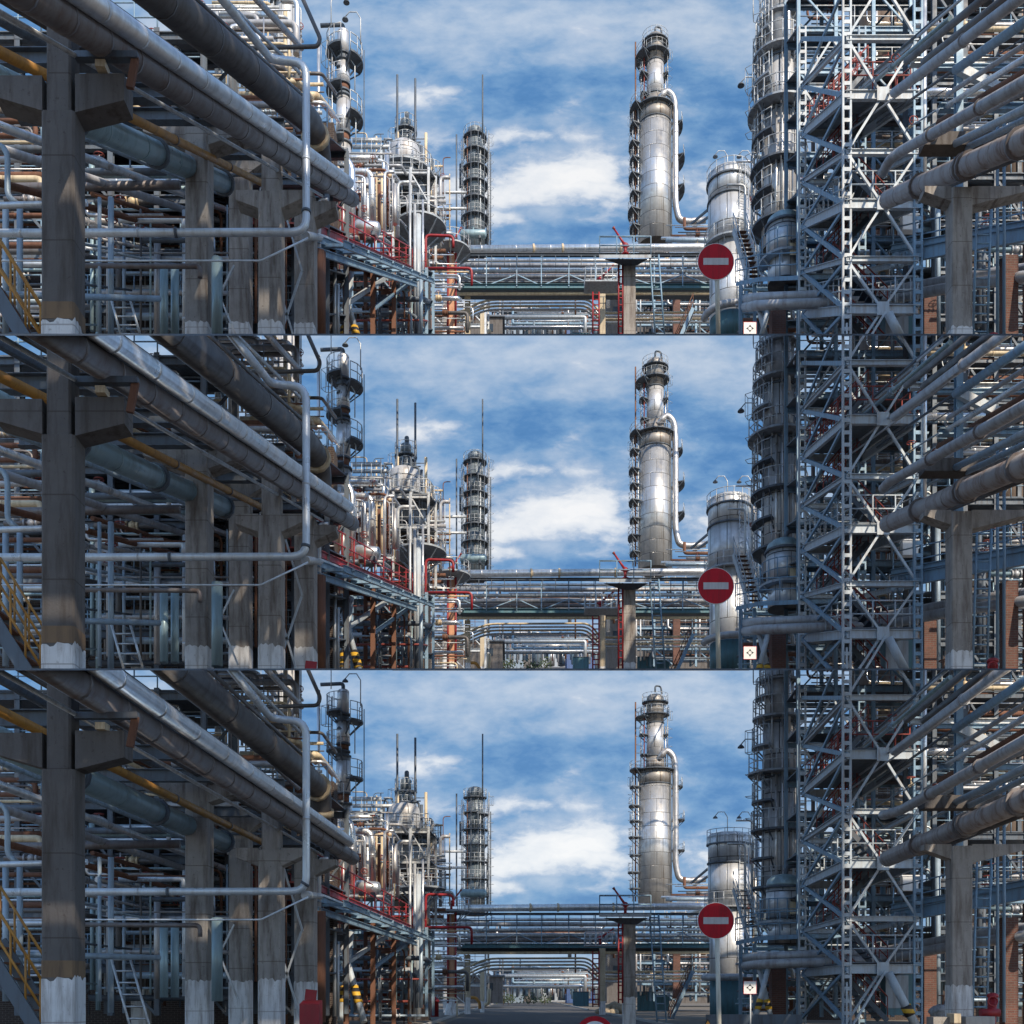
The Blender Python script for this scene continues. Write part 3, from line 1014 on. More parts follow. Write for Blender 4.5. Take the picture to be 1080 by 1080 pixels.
# ------------------------------------------------------------------ silver tower, red walkway and vessel group
def build_midleft():
    tower('process_column', 'slim polished silver column with three landings and curved lamp arms', 362, 70,
          [(24, 48, 6.2, 'clad_bright'), (48, 55, 7, 'steel_dark', 6.2), (55, 79, 7, 'clad_bright'), (79, 87, 6, 'rust'), (87, 92, 7, 'steel_dark', 6), (92, 131, 7.8, 'clad_bright', 7), (131, 142, 6.3, 'rust'), (142, 215, 8, 'clad_bright')],
          [(47, 18, 120, 270), (57, 21, -60, 40), (87, 18, 120, 270), (117, 21, -60, 40), (143, 18, 110, 280), (175, 16, 60, 300)], 215,
          top=((0, 22), (0, 15), (-24, 16)), ladder=((195, 30, 190, 12),), risers=((0, 22, 42, 170, .5, 'steel_dark'), (215, 17, 40, 200, .5, 'steel_dark'), (-100, 9, 150, 215, .8, 'silver')),
          lamps=((19, 40, -1), (-12, 22, 1), (13, 90, -1), (14, 146, -1)))
    pole('silver_pipe', 'tall thin silver pipe close beside the slim silver column', 336, 22, 165, 66, .1, 'silver', 'pipe', 12)
    pipe('dark_pipe', 'dark pipe bent down from the upper edge beside the silver riser', [P(318, -15, 34), P(338, 30, 34), P(335, 38, 34), P(262, 40, 34)], .06, 'pipe_dark', .3)
    pipe('silver_pipe', 'fat silver elbow pipe turning down below the slim column', [P(318, 153, 56), P(362, 153, 56), P(371, 166, 56), P(371, 232, 56)], .19, 'silver_bright', .5, 1.5)
    pipe('silver_pipe', 'level silver pipe under the fat elbow pipe', [P(350, 171, 58), P(392, 170, 58), P(393, 225, 58)], .17, 'silver', .5, 1.5, (.4,))
    pipe('silver_pipe', 'upright silver pipe at the side of the vessel group', [P(408, 150, 66), P(408, 225, 66)], .14, 'silver_bright', .5, 1.4)
    drum('horizontal_drum', 'shiny silver drum lying on the red walkway', P(377, 229, 50), P(398, 231, 50), .3, 'silver')
    t = T('round_separator', 'round silver separator on twin pipe legs', 'vessel', P(357, 225, 50))
    c = P(357, 197, 50)
    t.part('body', MB().sphere(c, .38, 1, 1, 1, 20), 'silver')
    for e in (-.18, .22):
        t.part('leg', MB().tube([c + Vector((e, 0, -.25)), c + Vector((e, 0, -1.5))], .11, 10), 'silver_dull')
    t.done()

    # red walkway along the rack
    t = T('red_walkway', 'red painted steel walkway receding beside the rack', 'walkway', rk(-8.6, 3.4, 40))
    t.part('deck', MB().hexa([rk(-11.2, 3.8, 38), rk(-8.6, 3.8, 38), rk(-8.6, 3.8, 62), rk(-11.2, 3.8, 62), rk(-11.2, 3.86, 38), rk(-8.6, 3.86, 38), rk(-8.6, 3.86, 62), rk(-11.2, 3.86, 62)]), 'red_dull')
    for x in (-8.58, -11.2):
        t.part('edge_beam', MB().ibeam(rk(x, 3.68, 38), rk(x, 3.68, 62), .12, .24), 'red_paint')
    for x in (-8.62, -11.15):
        t.part('railing', MB().rails([rk(x, 3.86, 38 + 2.4 * i) for i in range(11)], 1.0, .03, 2.5), 'red_paint')
    t.part('end_railing', MB().rails([rk(-11.1, 3.86, 61.9), rk(-8.65, 3.86, 61.9)], 1.0, .03, 1.2), 'red_paint')
    t.done()
    for y in (38.5, 44, 50, 56, 61.5):
        single('steel_portal', {38.5: 'first', 44: 'second', 50: 'third', 56: 'fourth', 61.5: 'fifth'}[y] + ' rusty steel portal from the near end of the red walkway', 'frame',
               MB().ibeam(rk(-8.7, -1.6, y), rk(-8.7, 3.5, y), .2, .2).ibeam(rk(-11.1, -1.6, y), rk(-11.1, 3.5, y), .2, .2).ibeam(rk(-11.1, 3.4, y + .12), rk(-8.7, 3.4, y + .12), .15, .22), 'rust', 'portals under the red walkway')
    t = T('pipe_gantry', 'blue-grey girder gantry under the red walkway', 'gantry', rk(-8, 2.4, 36))
    for x, h in ((-8.1, 3.15), (-8.1, 2.75), (-7.2, 2.95)):
        t.part('girder', MB().ibeam(rk(x, h, 36), rk(x, h, 60), .12, .22), 'steel_blue')
    for k in range(9):
        t.part('crosspiece', MB().beam(rk(-8.3, 3.0, 37.3 + k * 2.8), rk(-7.1, 3.0, 37.3 + k * 2.8), .1, .1), 'steel_blue')
    t.done()
    strut('blue diagonal brace propping the gantry, nearer one', P(362, 312, 46), P(415, 276, 56), .16, 'steel_pale')
    strut('blue diagonal brace propping the gantry, farther one', P(391, 317, 52), P(436, 284, 60), .14, 'steel_blue')
    stripe_strut('pale leaning tube with striped band, foot toward the fire box', P(370, 278, 47), P(359, 372, 45), .14)
    stripe_strut('pale leaning tube with striped band, foot toward the corner pole', P(357, 276, 47.5), P(384, 372, 46), .14)
    for (px, r0, r1, Y, w, m, lb) in ((353, 272, 366, 42, .07, 'galvanised', 'upright galvanised pipe with orange cap beside the rusty post'), (356.5, 290, 366, 41, .06, 'galvanised', 'upright perforated galvanised pipe by the leaning tubes'),
                                      (337, 255, 372, 36, .2, 'rust', 'broad rusty steel post behind the fire box')):
        pole('upright_pipe', lb, px, r0, r1, Y, w, m, 'pipe', 8)
    single('steel_rack', 'dark steel shelving rack under the gantry', 'rack',
           MB().ladder(P(401, 372, 55), P(400, 300, 55), .1, (1, 0, 0)).ladder(P(408, 372, 56), P(408, 296, 56), .7, (1, 0, 0), .42, .05), 'steel_dark')
    # tall poles at the corner
    for (px, r0, r1, Y, w, m, lb) in ((441, 216, 369, 62, .17, 'steel_pale', 'thick blue-grey pole standing at the street corner'), (432.5, 168, 372, 61, .07, 'galvanised', 'tallest slender silver pole before the thick corner pole'),
                                      (437.5, 205, 372, 61.5, .08, 'galvanised', 'slender silver pole touching the thick corner pole'), (446, 200, 300, 63, .06, 'silver', 'short slender silver pole just past the corner pole')):
        pole('corner_pole', lb, px, r0, r1, Y, w, m, 'pole', 12, 'poles at the street corner')
    pipe('red_pipe', 'bright red fire main riser with branch at the corner', [P(449, 352, 70), P(449, 237, 70), P(478, 238, 70), P(478, 250, 70)], .085, 'red_paint', .3)
    pipe('red_pipe', 'bright red fire main branch stepping over the cream columns', [P(449, 272, 71), P(497.5, 272, 71), P(497.5, 290, 71)], .08, 'red_paint', .3)

    # vessel group
    tower('process_vessel', 'grey clad vessel with wide ring platform and cone base', 426, 78,
          [(150, 178, 17, 'clad_grey'), (178, 186, 26, 'steel_dark', 26), (186, 212, 15, 'clad_grey', 24), (212, 255, 11, 'vessel_brown')],
          [(178, 32, 0, 360, 'plate_grey', 'galvanised'), (206, 22, 180, 350)], 255, ladder=((-60, 170, 240, 28),), risers=((-100, 20, 150, 245, 1.2, 'silver'), (-60, 22, 160, 245, 1.0, 'silver_bright'), (-130, 20, 160, 240, 1.2, 'silver')), group='process vessels')
    tower('landing_tower', 'short post tower with octagonal railed landing', 443, 72, [(215, 232, 4, 'vessel_blue'), (232, 300, 5, 'vessel_blue')],
          [(232, 28, 0, 360, 'plate_grey', 'galvanised')], 300, risers=((-60, 9, 215, 300, .9, 'silver'), (-120, 9, 225, 300, .9, 'silver_bright')), group='process vessels')
    tower('process_column', 'distant lattice column between two lightning masts', 428, 100,
          [(118, 128, 6, 'clad_far'), (128, 138, 8, 'clad_far', 6), (138, 230, 9, 'clad_far')], [(130, 12, 0, 360), (148, 12, 90, 330), (165, 13, 0, 300), (182, 12, 0, 360)], 230,
          top=((0, 116), (0, 108), (2, 108), (2, 116)), ladder=((180, 120, 200, 11),))
    for (px, r0, r1, Y, lb) in ((419, 68, 200, 98, 'thin lightning mast, first over the lattice column'), (438, 72, 200, 98, 'thin lightning mast, second over the lattice column'),
                                (509, 68, 135, 148, 'tall lightning mast on the dark ringed column'), (481.5, 131, 250, 140, 'shorter mast standing free beside the dark ringed column')):
        pole('lightning_mast', lb, px, r0, r1, Y, .1, 'steel_dark', 'mast', 6, 'lightning masts')
    tower('process_column', 'dark blue-grey column ringed by many close platforms', 501, 150,
          [(128, 136, 8, 'clad_far'), (136, 170, 9, 'clad_far'), (170, 200, 10, 'clad_far'), (200, 260, 10.5, 'clad_far')],
          [(136, 12.5, 0, 360), (152, 13, 60, 300), (154, 15, -80, 60), (170, 14, 0, 360), (186, 14, 90, 400), (204, 14.5, 0, 360), (222, 15, 0, 360), (240, 15, 0, 360)], 260,
          ladder=((-10, 130, 250, 15), (200, 140, 250, 13)), risers=((0, 16.5, 150, 260, .6, 'steel_dark'), (-60, 12, 140, 260, .6, 'galvanised'), (-130, 12, 140, 260, .5, 'rust')) + tuple((a, 14.5, 138, 260, .35, 'steel_dark') for a in (-20, -45, -75, -105, -150, -170)) + ((170, 16, 160, 185, 1.0, 'steel_dark'), (-5, 13, 200, 260, 1.0, 'steel_dark')))
    drum('horizontal_drum', 'teal grey drum lying across the pipe bridge end', P(487, 236, 108), P(511, 236, 108), .4, 'pipe_teal')
    for (r, a, b, Y, lb) in ((192, 448, 492, 120, 'upper thin catwalk pipe joining the vessel group to the ringed column'), (209, 455, 492, 120, 'lower thin catwalk pipe joining the vessel group to the ringed column'),
                             (137, 372, 402, 80, 'upper level pipe from the silver column to the vessel group'), (144, 372, 428, 80, 'lower level pipe from the silver column to the vessel group')):
        pipe('link_pipe', lb, [P(a, r, Y), P(b, r, Y)], .14, 'galvanised')
    tower('goosenecked_vessel', 'small railed vessel with gooseneck vent', 455, 88, [(176, 215, 6, 'clad_grey'), (215, 250, 6, 'clad_grey')], [(180, 11, 0, 360), (205, 11, 0, 360)], 250, top=((0, 172), (0, 158), (-5, 158), (-6, 165)))
    # clutter
    lite = ['silver', 'silver_bright', 'galvanised', 'pipe_cream', 'cast_cream', 'pipe_grey', 'silver_dull', 'rust']
    bank('cluster of upright cream and silver pipes on the red walkway', 'upright', 345, 420, 165, 240, 56, 64, 16, 31, lite, .06, .16, 7)
    bank('tangle of level cream and silver pipes above the red walkway', 'level', 340, 430, 150, 240, 62, 72, 18, 32, lite, .06, .14, 8)
    bank('tangle of level pipes under the octagonal landing', 'level', 395, 480, 195, 262, 74, 84, 16, 33, lite, .06, .15, 7)
    bank('cluster of upright pipes by the octagonal landing', 'upright', 400, 475, 150, 260, 80, 88, 14, 34, lite, .06, .14, 4)
    bank('dim tangle of level pipes beneath the gantry', 'level', 345, 450, 285, 366, 58, 68, 18, 35, ['pipe_blue', 'rust', 'galvanised', 'steel_dark', 'red_dull', 'pipe_grey'], .05, .14, 6)
    bank('dim cluster of upright pipes beneath the gantry', 'upright', 345, 450, 275, 366, 58, 68, 18, 36, ['pipe_blue', 'rust', 'galvanised', 'steel_dark', 'pipe_teal'], .05, .16, 4)
    bank('tangle of level pipes behind the corner pole', 'level', 440, 500, 262, 350, 84, 98, 16, 37, lite + ['rust', 'pipe_dark'], .07, .16, 5)
    bank('cluster of fine upright pipes on top of the vessel group', 'upright', 385, 450, 128, 190, 86, 94, 14, 38, ['galvanised', 'steel_dark', 'pipe_cream'], .05, .12, 4)
    steel_frame('galvanised steel frame round the vessel group', 396, 452, 166, 262, 74, 3, 3, 'galvanised', 4, 'galvanised', .16)
    steel_frame('blue-grey steel frame behind the slim silver column', 340, 402, 148, 262, 78, 3, 4, 'steel_pale', 4, 'galvanised', .16)
    steel_frame('rust and blue steel frame under the red walkway', 345, 450, 272, 366, 63, 4, 3, 'steel_blue', 3, 'red_dull', .16)
    t = T('machine_hall', 'dim brick machine hall behind the gantry', 'building', (P(395, 340, 72).x, 72, G * 72), 'buildings in the three panels')
    a, b = P(330, 262, 72), P(452, 380, 72)
    t.part('wall', MB().hexa([(a.x, 72, b.z), (b.x, 72, b.z), (b.x, 74, b.z), (a.x, 74, b.z), (a.x, 72, a.z), (b.x, 72, a.z), (b.x, 74, a.z), (a.x, 74, a.z)]), 'brick_shaded')
    for px in (350, 380, 412, 438):
        c = P(px, 315, 71.97)
        t.part('window', MB().box(c, .9, .05, 2.2), 'glass_dark')
    t.done()


# ------------------------------------------------------------------ the pipe bridge over the road and what lies beyond it
def build_centre():
    Y = 95
    pipe('bridge_pipe', 'wide silver pipe on top of the pipe bridge with orange bands', [P(490, 252, Y), P(745, 250, Y), P(745, 250, Y) + Vector((0, 9, 9 * G))], .3, 'silver', .6, 2.9, (.19, .27, .43), 'cast_cream', 20)
    t = T('pipe_bridge', 'teal steel truss bridge carrying pipes across the road', 'bridge', P(630, 297, Y))
    for (r, y, h, m) in ((291.5, Y - 1.2, .36, 'steel_teal'), (296, Y + 1.6, .5, 'steel_dark'), (258, Y - 1.2, .2, 'steel_dark')):
        t.part('girder', MB().ibeam(P(478, r, y), P(775, r, y), .3, h), m)
    t.part('walk_deck', MB().box((P(478, 293, Y).lerp(P(775, 293, Y), .5)) + Vector((0, .3, 0)), P(775, 0, Y).x - P(478, 0, Y).x, 2.4, .08), 'steel_dark')
    k = [485, 513, 545, 571, 600, 628, 655, 690, 720, 750, 772]
    for i in range(len(k)):
        t.part('post', MB().beam(P(k[i], 291, Y - 1.25), P(k[i], 258, Y - 1.25), .08, .08), 'steel_blue')
        if i < len(k) - 1:
            a, b = (279, 290) if i % 2 == 0 else (290, 279)
            t.part('brace', MB().beam(P(k[i] + 1, a, Y - 1.1), P(k[i + 1] - 1, b, Y - 1.1), .07, .07), 'steel_blue')
    t.part('railing', MB().rails([P(478 + 27 * i, 271, Y - 1.4) for i in range(12)], 1.0, .03, 1.3), 'steel_dark')
    t.done()
    for (r, w, m, y, lb) in ((269, .16, 'pipe_grey', Y + .2, 'grey pipe on the bridge below the railing'), (275, .14, 'galvanised', Y - .3, 'pale pipe on the bridge in the middle'), (281, .2, 'silver_dull', Y + .8, 'dull silver pipe on the bridge behind the braces'),
                             (286, .16, 'pipe_brown', Y + .4, 'brown pipe lowest inside the bridge'), (264, .13, 'silver', Y + 1.1, 'silver pipe on the bridge level with the railing'), (299, .12, 'pipe_cream', Y - .8, 'cream pipe slung under the bridge girder')):
        pipe('bridge_pipe', lb, [P(482, r, y), P(772, r - .5, y)], w, m, .5, 3.0)
    for i, (r, m, lb) in enumerate(((305, 'pipe_cream', 'uppermost'), (308.5, 'silver', 'second'), (312, 'pipe_cream', 'third'), (315.5, 'galvanised', 'lowest'))):
        y = Y + 3 + i * .3
        pipe('loop_pipe', lb + ' of the four bent pipes beneath the bridge', [P(478, r + 14, y), P(488, r + 12, y), P(512, r, y), P(622 - 1 * i, r - .5, y), P(633 - i, r + 14, y), P(650, r + 14, y), P(775, r + 13, y)], .09, m, 1.2, 3.2, group='bent pipes beneath the bridge')

    # red and orange column with the oval landing
    x = P(476.5, 0, 92)
    t = T('orange_column', 'orange concrete column with red edge pipes and white conical foot', 'column', (x.x, 92, zbase(92)), 'columns under the pipe bridge')
    t.part('shaft', MB().prism(chamfer(.5, .5), P(476.5, 350, 92), P(476.5, 258, 92)), 'concrete_orange')
    for e in (-4.2, 4.2):
        t.part('edge_pipe', MB().tube([P(476.5 + e, 352, 91.7), P(476.5 + e, 256, 91.7)], .08, 8), 'red_paint')
    t.part('conical_foot', MB().revolve((x.x, 92, G * 92), [(.62, -.3), (.6, .15), (.36, 1.3), (.32, zr(346, 92) - G * 92)], 16), 'whitewash')
    c = P(476, 256, 92)
    platform_parts(t, c, .3, 20.5 * 92 / F, 0, 360, 'plate_grey', 'galvanised', 1.0, .03)
    t.done()
    fire_monitor('fire_monitor', 'red water cannon on the oval landing of the orange column', P(476, 254, 92), 1.0, (.4, -.2, .5))
    for (px, w, r0, rw, Yc, mt, lb) in ((470, 5, 305, 336, 104, 'concrete', 'grey column with tall white foot behind the orange column'), (493, 6, 301, 346, 96, 'concrete_cream', 'cream concrete column with white foot beneath the bridge'),
                                        (508.5, 4.6, 318, 350, 106, 'concrete_cream', 'short cream concrete column behind the cream one'), (635.5, 6.2, 294, 350, 93, 'concrete_cream', 'cream and grey column with white foot beside the red ladder')):
        concrete_column(lb, px - w / 2, px + w / 2, Yc, r0, rw, None, (), mt)
    pipe('hose_pipe', 'yellow bent pipe lying by the cream columns', [P(495, 346, 100), P(502, 346, 100), P(506, 352, 100), P(506, 358, 100)], .14, 'yellow_paint', .4)
    pipe('vent_pipe', 'pale bent vent pipe beside the short cream column', [P(511, 354, 100), P(515.5, 352, 100), P(516, 337, 100)], .16, 'pipe_cream', .5)
    # small cage landing with its cannon
    t = T('cage_landing', 'small white cage landing hung on the bridge', 'platform', P(634, 292, 91))
    c = P(634, 291.5, 91.3)
    t.part('floor', MB().box(c, 2.7, 1.6, .1), 'plate_grey')
    q = [c + Vector(v) for v in ((-1.3, -.75, .05), (1.3, -.75, .05), (1.3, .75, .05), (-1.3, .75, .05))]
    t.part('cage', MB().rails(q, 1.05, .035, .45, 2, True), 'steel_pale')
    t.done()
    fire_monitor('fire_monitor', 'red water cannon inside the small white cage landing', P(633, 291, 91.2), 1.0, (.5, -.3, .35))
    single('ladder', 'red ladder hanging below the white cage landing', 'ladder', MB().ladder(P(628.5, 356, 91), P(628.5, 297, 91), .5, (1, 0, 0), .4, .05), 'red_paint', 'ladders')

    # near concrete column with the wide landing
    Yk = 50
    concrete_column('stout concrete column carrying a wide railed landing', 657.5, 670.5, Yk, 268, 346, None, (), 'concrete')
    t = T('railed_landing', 'wide blue-grey railed landing on flared supports', 'platform', P(659, 268, Yk))
    c = P(658, 264, Yk + .3)
    t.part('flared_support', MB().hexa([P(656, 269, Yk), P(672, 269, Yk), P(672, 269, Yk + .6), P(656, 269, Yk + .6), P(636, 262, Yk - .3), P(684, 262, Yk - .3), P(684, 262, Yk + 1), P(636, 262, Yk + 1)]), 'steel_dark')
    t.part('deck', MB().hexa([P(632, 261, Yk - .8), P(687, 261, Yk - .8), P(687, 261, Yk + 1.4), P(632, 261, Yk + 1.4), P(632, 257.5, Yk - .8), P(687, 257.5, Yk - .8), P(687, 257.5, Yk + 1.4), P(632, 257.5, Yk + 1.4)]), 'plate_grey')
    t.part('railing', MB().rails([P(632.5, 257.5, Yk - .75), P(686.5, 257.5, Yk - .75), P(686.5, 257.5, Yk + 1.35), P(632.5, 257.5, Yk + 1.35)], .8, .025, .75, 2, True), 'steel_blue')
    t.done()
    fire_monitor('fire_monitor', 'red water cannon with raised barrel on the wide landing', P(659.5, 257.5, Yk + .2), .66, (-.55, -.1, .75))
    single('ladder', 'red caged ladder rising to the wide landing', 'ladder', MB().ladder(P(654.5, 352, Yk), P(654.5, 262, Yk), .18, (1, 0, 0), .3, .03), 'red_paint', 'ladders')
    single('ladder', 'leaning blue ladder from the ground to the wide landing', 'ladder', MB().ladder(P(698, 372, Yk - 1.2), P(690, 258, Yk), .4, (1, 0, 0), .32, .03), 'steel_blue', 'ladders')

    # the big silver tower
    tower('process_column', 'huge silver distillation tower with side duct and narrow shiny neck', 691, 150,
          [(31, 57, 9, 'clad_top'), (57, 92, 9, 'clad_bright'), (92, 107, 10, 'clad_top', 9.5), (107, 122, 17, 'clad_top'), (122, 250, 18, 'clad_tower', 17)],
          [(36, 14, 0, 360), (49, 15, 0, 360), (52, 21, 140, 230), (70, 17, 150, 210), (91, 16, 150, 210), (107.5, 21, 0, 360), (107, 27, 140, 215), (70, 14, -30, 40),
           (125, 27, 160, 205), (145, 28, 155, 205), (161, 27, 160, 205), (178, 28, 155, 205), (197, 27, 160, 205), (215, 29, 155, 205), (232, 27, 160, 205), (125, 29, -25, 25), (160, 31, -25, 25), (192, 31, -25, 25)], 250,
          top=((0, 24), (0, 17), (6, 18), (7, 26)), ladder=((180, 40, 110, 15), (185, 110, 245, 24), (-5, 40, 105, 13)),
          risers=((185, 21, 35, 245, .8, 'rust'), (195, 19, 105, 245, .7, 'galvanised'), (-170, 12, 36, 107, .6, 'red_dull'), (-40, 19.5, 110, 250, .5, 'steel_dark'), (0, 11, 60, 107, .8, 'silver')))
    pipe('overhead_duct', 'fat silver duct curving from the tower neck down its side', [P(694, 95, 149), P(703, 84, 149), P(711, 92, 149), P(712.5, 110, 149), P(712.5, 205, 149), P(716, 221, 149), P(726, 223, 149), P(744, 221, 149)], .42, 'silver_dull', 1.8, 3.0)
    single('truss_brace', 'slanting lattice gangway between the tower and the tank', 'gangway', MB().beam(P(728, 226, 130), P(747, 210, 120), .2, .2).beam(P(728, 231, 130), P(747, 218, 120), .2, .2).beam(P(733, 222, 128), P(737, 224, 128), .1, .1), 'steel_dark')

    steel_frame('blue steel frame under the bridge beside the tank', 668, 778, 262, 350, 110, 5, 4, 'steel_blue', 5, 'galvanised', .2)
    steel_frame('small steel frame behind the orange column', 446, 512, 262, 352, 112, 3, 4, 'galvanised', 4, 'rust', .2)
    # pipework between the bridge and the tank
    mix = ['pipe_blue', 'galvanised', 'steel_blue', 'pipe_grey', 'silver_dull', 'rust', 'steel_dark']
    bank('tangle of level pipes under the bridge by the tank', 'level', 668, 780, 296, 346, 108, 125, 20, 41, mix, .09, .2, 5)
    bank('tangle of level pipes above the bridge by the tank', 'level', 695, 790, 226, 290, 108, 122, 18, 42, mix + ['silver', 'silver_bright'], .09, .22, 6)
    bank('cluster of upright pipes under the bridge by the tank', 'upright', 670, 760, 262, 352, 106, 120, 14, 43, mix, .09, .18, 4)
    bank('tangle of level pipes behind the bridge braces', 'level', 485, 660, 262, 300, 112, 124, 16, 44, ['silver', 'galvanised', 'rust', 'pipe_brown', 'silver_bright'], .1, .22, 4)
    bank('far tangle of level pipes low over the road end', 'level', 515, 640, 316, 336, 190, 215, 14, 45, mix + ['silver'], .14, .3, 4)
    bank('far cluster of upright pipes at the road end', 'upright', 515, 645, 312, 348, 200, 225, 22, 46, mix, .14, .35, 3)
    single('brick_pier', 'rust red brick pier behind the leaning blue ladder', 'pier', MB().box(P(714, 322, 104) + Vector((0, .4, 0)), .65, .6, 4.4), 'brick')
    staircase('steel staircase with reddish rail climbing to the tank base', P(706, 372, 78), P(730, 318, 78), .9, (0, 1, 0), 'rust')
    for (px0, px1, r0, r1, y, m, lb) in ((672, 706, 340, 356, 118, 'steel_teal', 'teal sheet fence beyond the stout column'), (604, 621, 340, 354, 170, 'steel_teal', 'teal sheet fence at the road end')):
        a, b = P(px0, r1 + 4, y), P(px1, r0, y)
        t = T('sheet_fence', lb, 'fence', (a.x, y, max(a.z, zbase(y))), 'teal sheet fences')
        n = 10
        m2 = MB()
        for k in range(n):
            x0, x1 = a.x + (b.x - a.x) * k / n, a.x + (b.x - a.x) * (k + 1) / n
            m2.box(((x0 + x1) / 2, y + (k % 2) * .06, (a.z + b.z) / 2), x1 - x0, .05, b.z - a.z)
        t.part('sheeting', m2, m)
        t.part('top_rail', MB().beam((a.x, y - .06, b.z), (b.x, y - .06, b.z), .08, .08), 'steel_dark')
        t.done()

    # far end of the road
    for (px, w, r0, y, m, lb) in ((581, 4, 330, 240, 'silver', 'first of two pale silver tanks at the road end'), (592.5, 4, 330, 240, 'silver', 'second of two pale silver tanks at the road end'), (566, 5.5, 316, 260, 'vessel_blue', 'tall blue-grey tank at the road end')):
        c = P(px, 349, y)
        s = y / F
        t = T('storage_tank', lb, 'tank', (c.x, y, c.z), 'storage tanks')
        H = (349 - r0) * s
        t.part('shell', MB().revolve(c, [(w * s, 0), (w * s, H)], 24), m)
        t.part('roof', MB().revolve(c + Vector((0, 0, H)), [(w * s + .1, 0), (w * s * .5, .4), (.1, .6)], 24), 'galvanised')
        t.done()
    for i, (px0, px1, r0, y, m, lb) in enumerate(((520, 552, 318, 250, 'vessel_blue', 'long blue-grey shed far behind the bridge'), (598, 634, 326, 230, 'blue_panel', 'dark blue panelled shed far behind the bridge'),
                                                  (480, 560, 334, 290, 'concrete_dark', 'low grey workshop closing the road'), (545, 670, 330, 300, 'plate_grey', 'wide pale workshop closing the road'), (640, 800, 300, 160, 'concrete_dark', 'grey block behind the bridge pipes'),
                                                  (440, 530, 324, 150, 'concrete_dark', 'grey block behind the cream columns'))):
        a, b = P(px0, 352, y), P(px1, r0, y)
        t = T('shed', lb, 'building', ((a.x + b.x) / 2, y, a.z), 'sheds and blocks beyond the bridge')
        t.part('wall', MB().box(((a.x + b.x) / 2, y + 4, (a.z + b.z) / 2), b.x - a.x, 8, b.z - a.z), m)
        t.part('roof', MB().box(((a.x + b.x) / 2, y + 4, b.z + .1), b.x - a.x + .6, 8.6, .2), 'steel_dark')
        n = max(2, int((b.x - a.x) / 3))
        for k in range(n):
            x = a.x + (b.x - a.x) * (k + .5) / n
            t.part('window', MB().box((x, y - .02, a.z + (b.z - a.z) * .62), 1.3, .06, (b.z - a.z) * .28), 'glass_dark')
        t.done()
    if RB is None or RB > 345:
        q = random.Random(5)
        if RB is None:
            o = MB()
            c = Vector((P(648, 0, 100).x, 100, 0))
            for k in range(40):
                a = q.uniform(0, 6.28)
                R = q.uniform(0, 1.1)
                o.sphere(c + Vector((math.cos(a) * R * 1.5, math.sin(a) * R, (1.2 - R) * .55)), q.uniform(.35, .6), 1, 1, .8, 8)
            single('gravel_heap', 'tan gravel heap beside the stout column', 'heap', o, 'gravel')
            single('hydrant', 'stout red hydrant barrel near the corner pole', 'hydrant', MB().revolve(P(458.5, 366, 85) - Vector((0, 0, .1)), [(.3, 0), (.3, 1.2), (.34, 1.2), (.34, 1.3), (.2, 1.5), (.05, 1.6)], 16), 'red_paint')
        for i, px in enumerate((531, 536, 558, 574)):
            m = MB()
            base = P(px, 352, 170 + i * 4)
            for k in range(90):
                v = base + Vector((q.gauss(0, .8), q.gauss(0, .6), abs(q.gauss(.5, .5))))
                m.box(v, .28, .02, .16, q.uniform(0, 6), q.uniform(-1, 1), q.uniform(-1, 1))
            t = T('bush', ('first', 'second', 'third', 'fourth')[i] + ' low green bush in the row at the road end', 'bush', base, 'bushes at the road end')
            t.part('foliage', m, 'leaf')
            t.part('stem', MB().tube([base - Vector((0, 0, .3)), base + Vector((.1, 0, .8))], .04, 5), 'rust')
            t.done()

    # the no entry sign
    Ys = 20
    c = P(755, 265, Ys)
    t = T('no_entry_sign', 'round red no entry sign with white bar on a cream post', 'sign', (c.x, Ys, zbase(Ys)), 'traffic signs')
    pl = t.part('sign_plate', MB().tube([c + Vector((0, .012, 0)), c], 19.3 * Ys / F, 48), 'sign_white')
    t.part('red_disc', MB().tube([c + Vector((0, -.001, 0)), c + Vector((0, -.004, 0))], 18.75 * Ys / F, 48), 'sign_red', pl)
    t.part('white_bar', MB().box(c + Vector((0, -.007, 0)), 26.5 * Ys / F, .004, 7.2 * Ys / F), 'sign_bar', pl)
    ft = Vector((P(760.5, 0, Ys).x, Ys + .05, G * Ys - .05))
    t.part('post', MB().tube([ft, Vector((c.x + .02, Ys + .05, c.z + .2))], .042, 14), 'post_cream')
    t.part('clamp', MB().box(c + Vector((0, .06, -.1)), .16, .09, .05), 'galvanised')
    t.done()
    # small white notice with the four-way mark
    Yn = 34
    c = P(791, 335.5, Yn)
    t = T('notice_sign', 'small white square notice with black four arrow mark on a post', 'sign', (c.x, Yn, zbase(Yn)), 'traffic signs')
    w = 13.5 * Yn / F
    pl = t.part('board', MB().box(c, w, .015, w), 'sign_white')
    m = MB()
    for k in range(4):
        a = math.pi / 2 * k
        d, e = Vector((math.cos(a), 0, math.sin(a))), Vector((-math.sin(a), 0, math.cos(a)))
        o = c + Vector((0, -.011, 0))
        m.prism([d * .115 + e * 0, d * .04 + e * .045, d * .055, d * .04 - e * .045], o, o + Vector((0, -.004, 0)))
    t.part('mark', m, 'black', pl)
    t.part('frame', MB().box(c + Vector((0, 0, w / 2)), w, .02, .012).box(c - Vector((0, 0, w / 2)), w, .02, .012).box(c + Vector((w / 2, 0, 0)), .012, .02, w).box(c - Vector((w / 2, 0, 0)), .012, .02, w), 'sign_red', pl)
    t.part('post', MB().tube([Vector((c.x + .02, Yn + .03, G * Yn - .1)), c + Vector((.02, .03, .1))], .025, 8), 'galvanised')
    t.done()
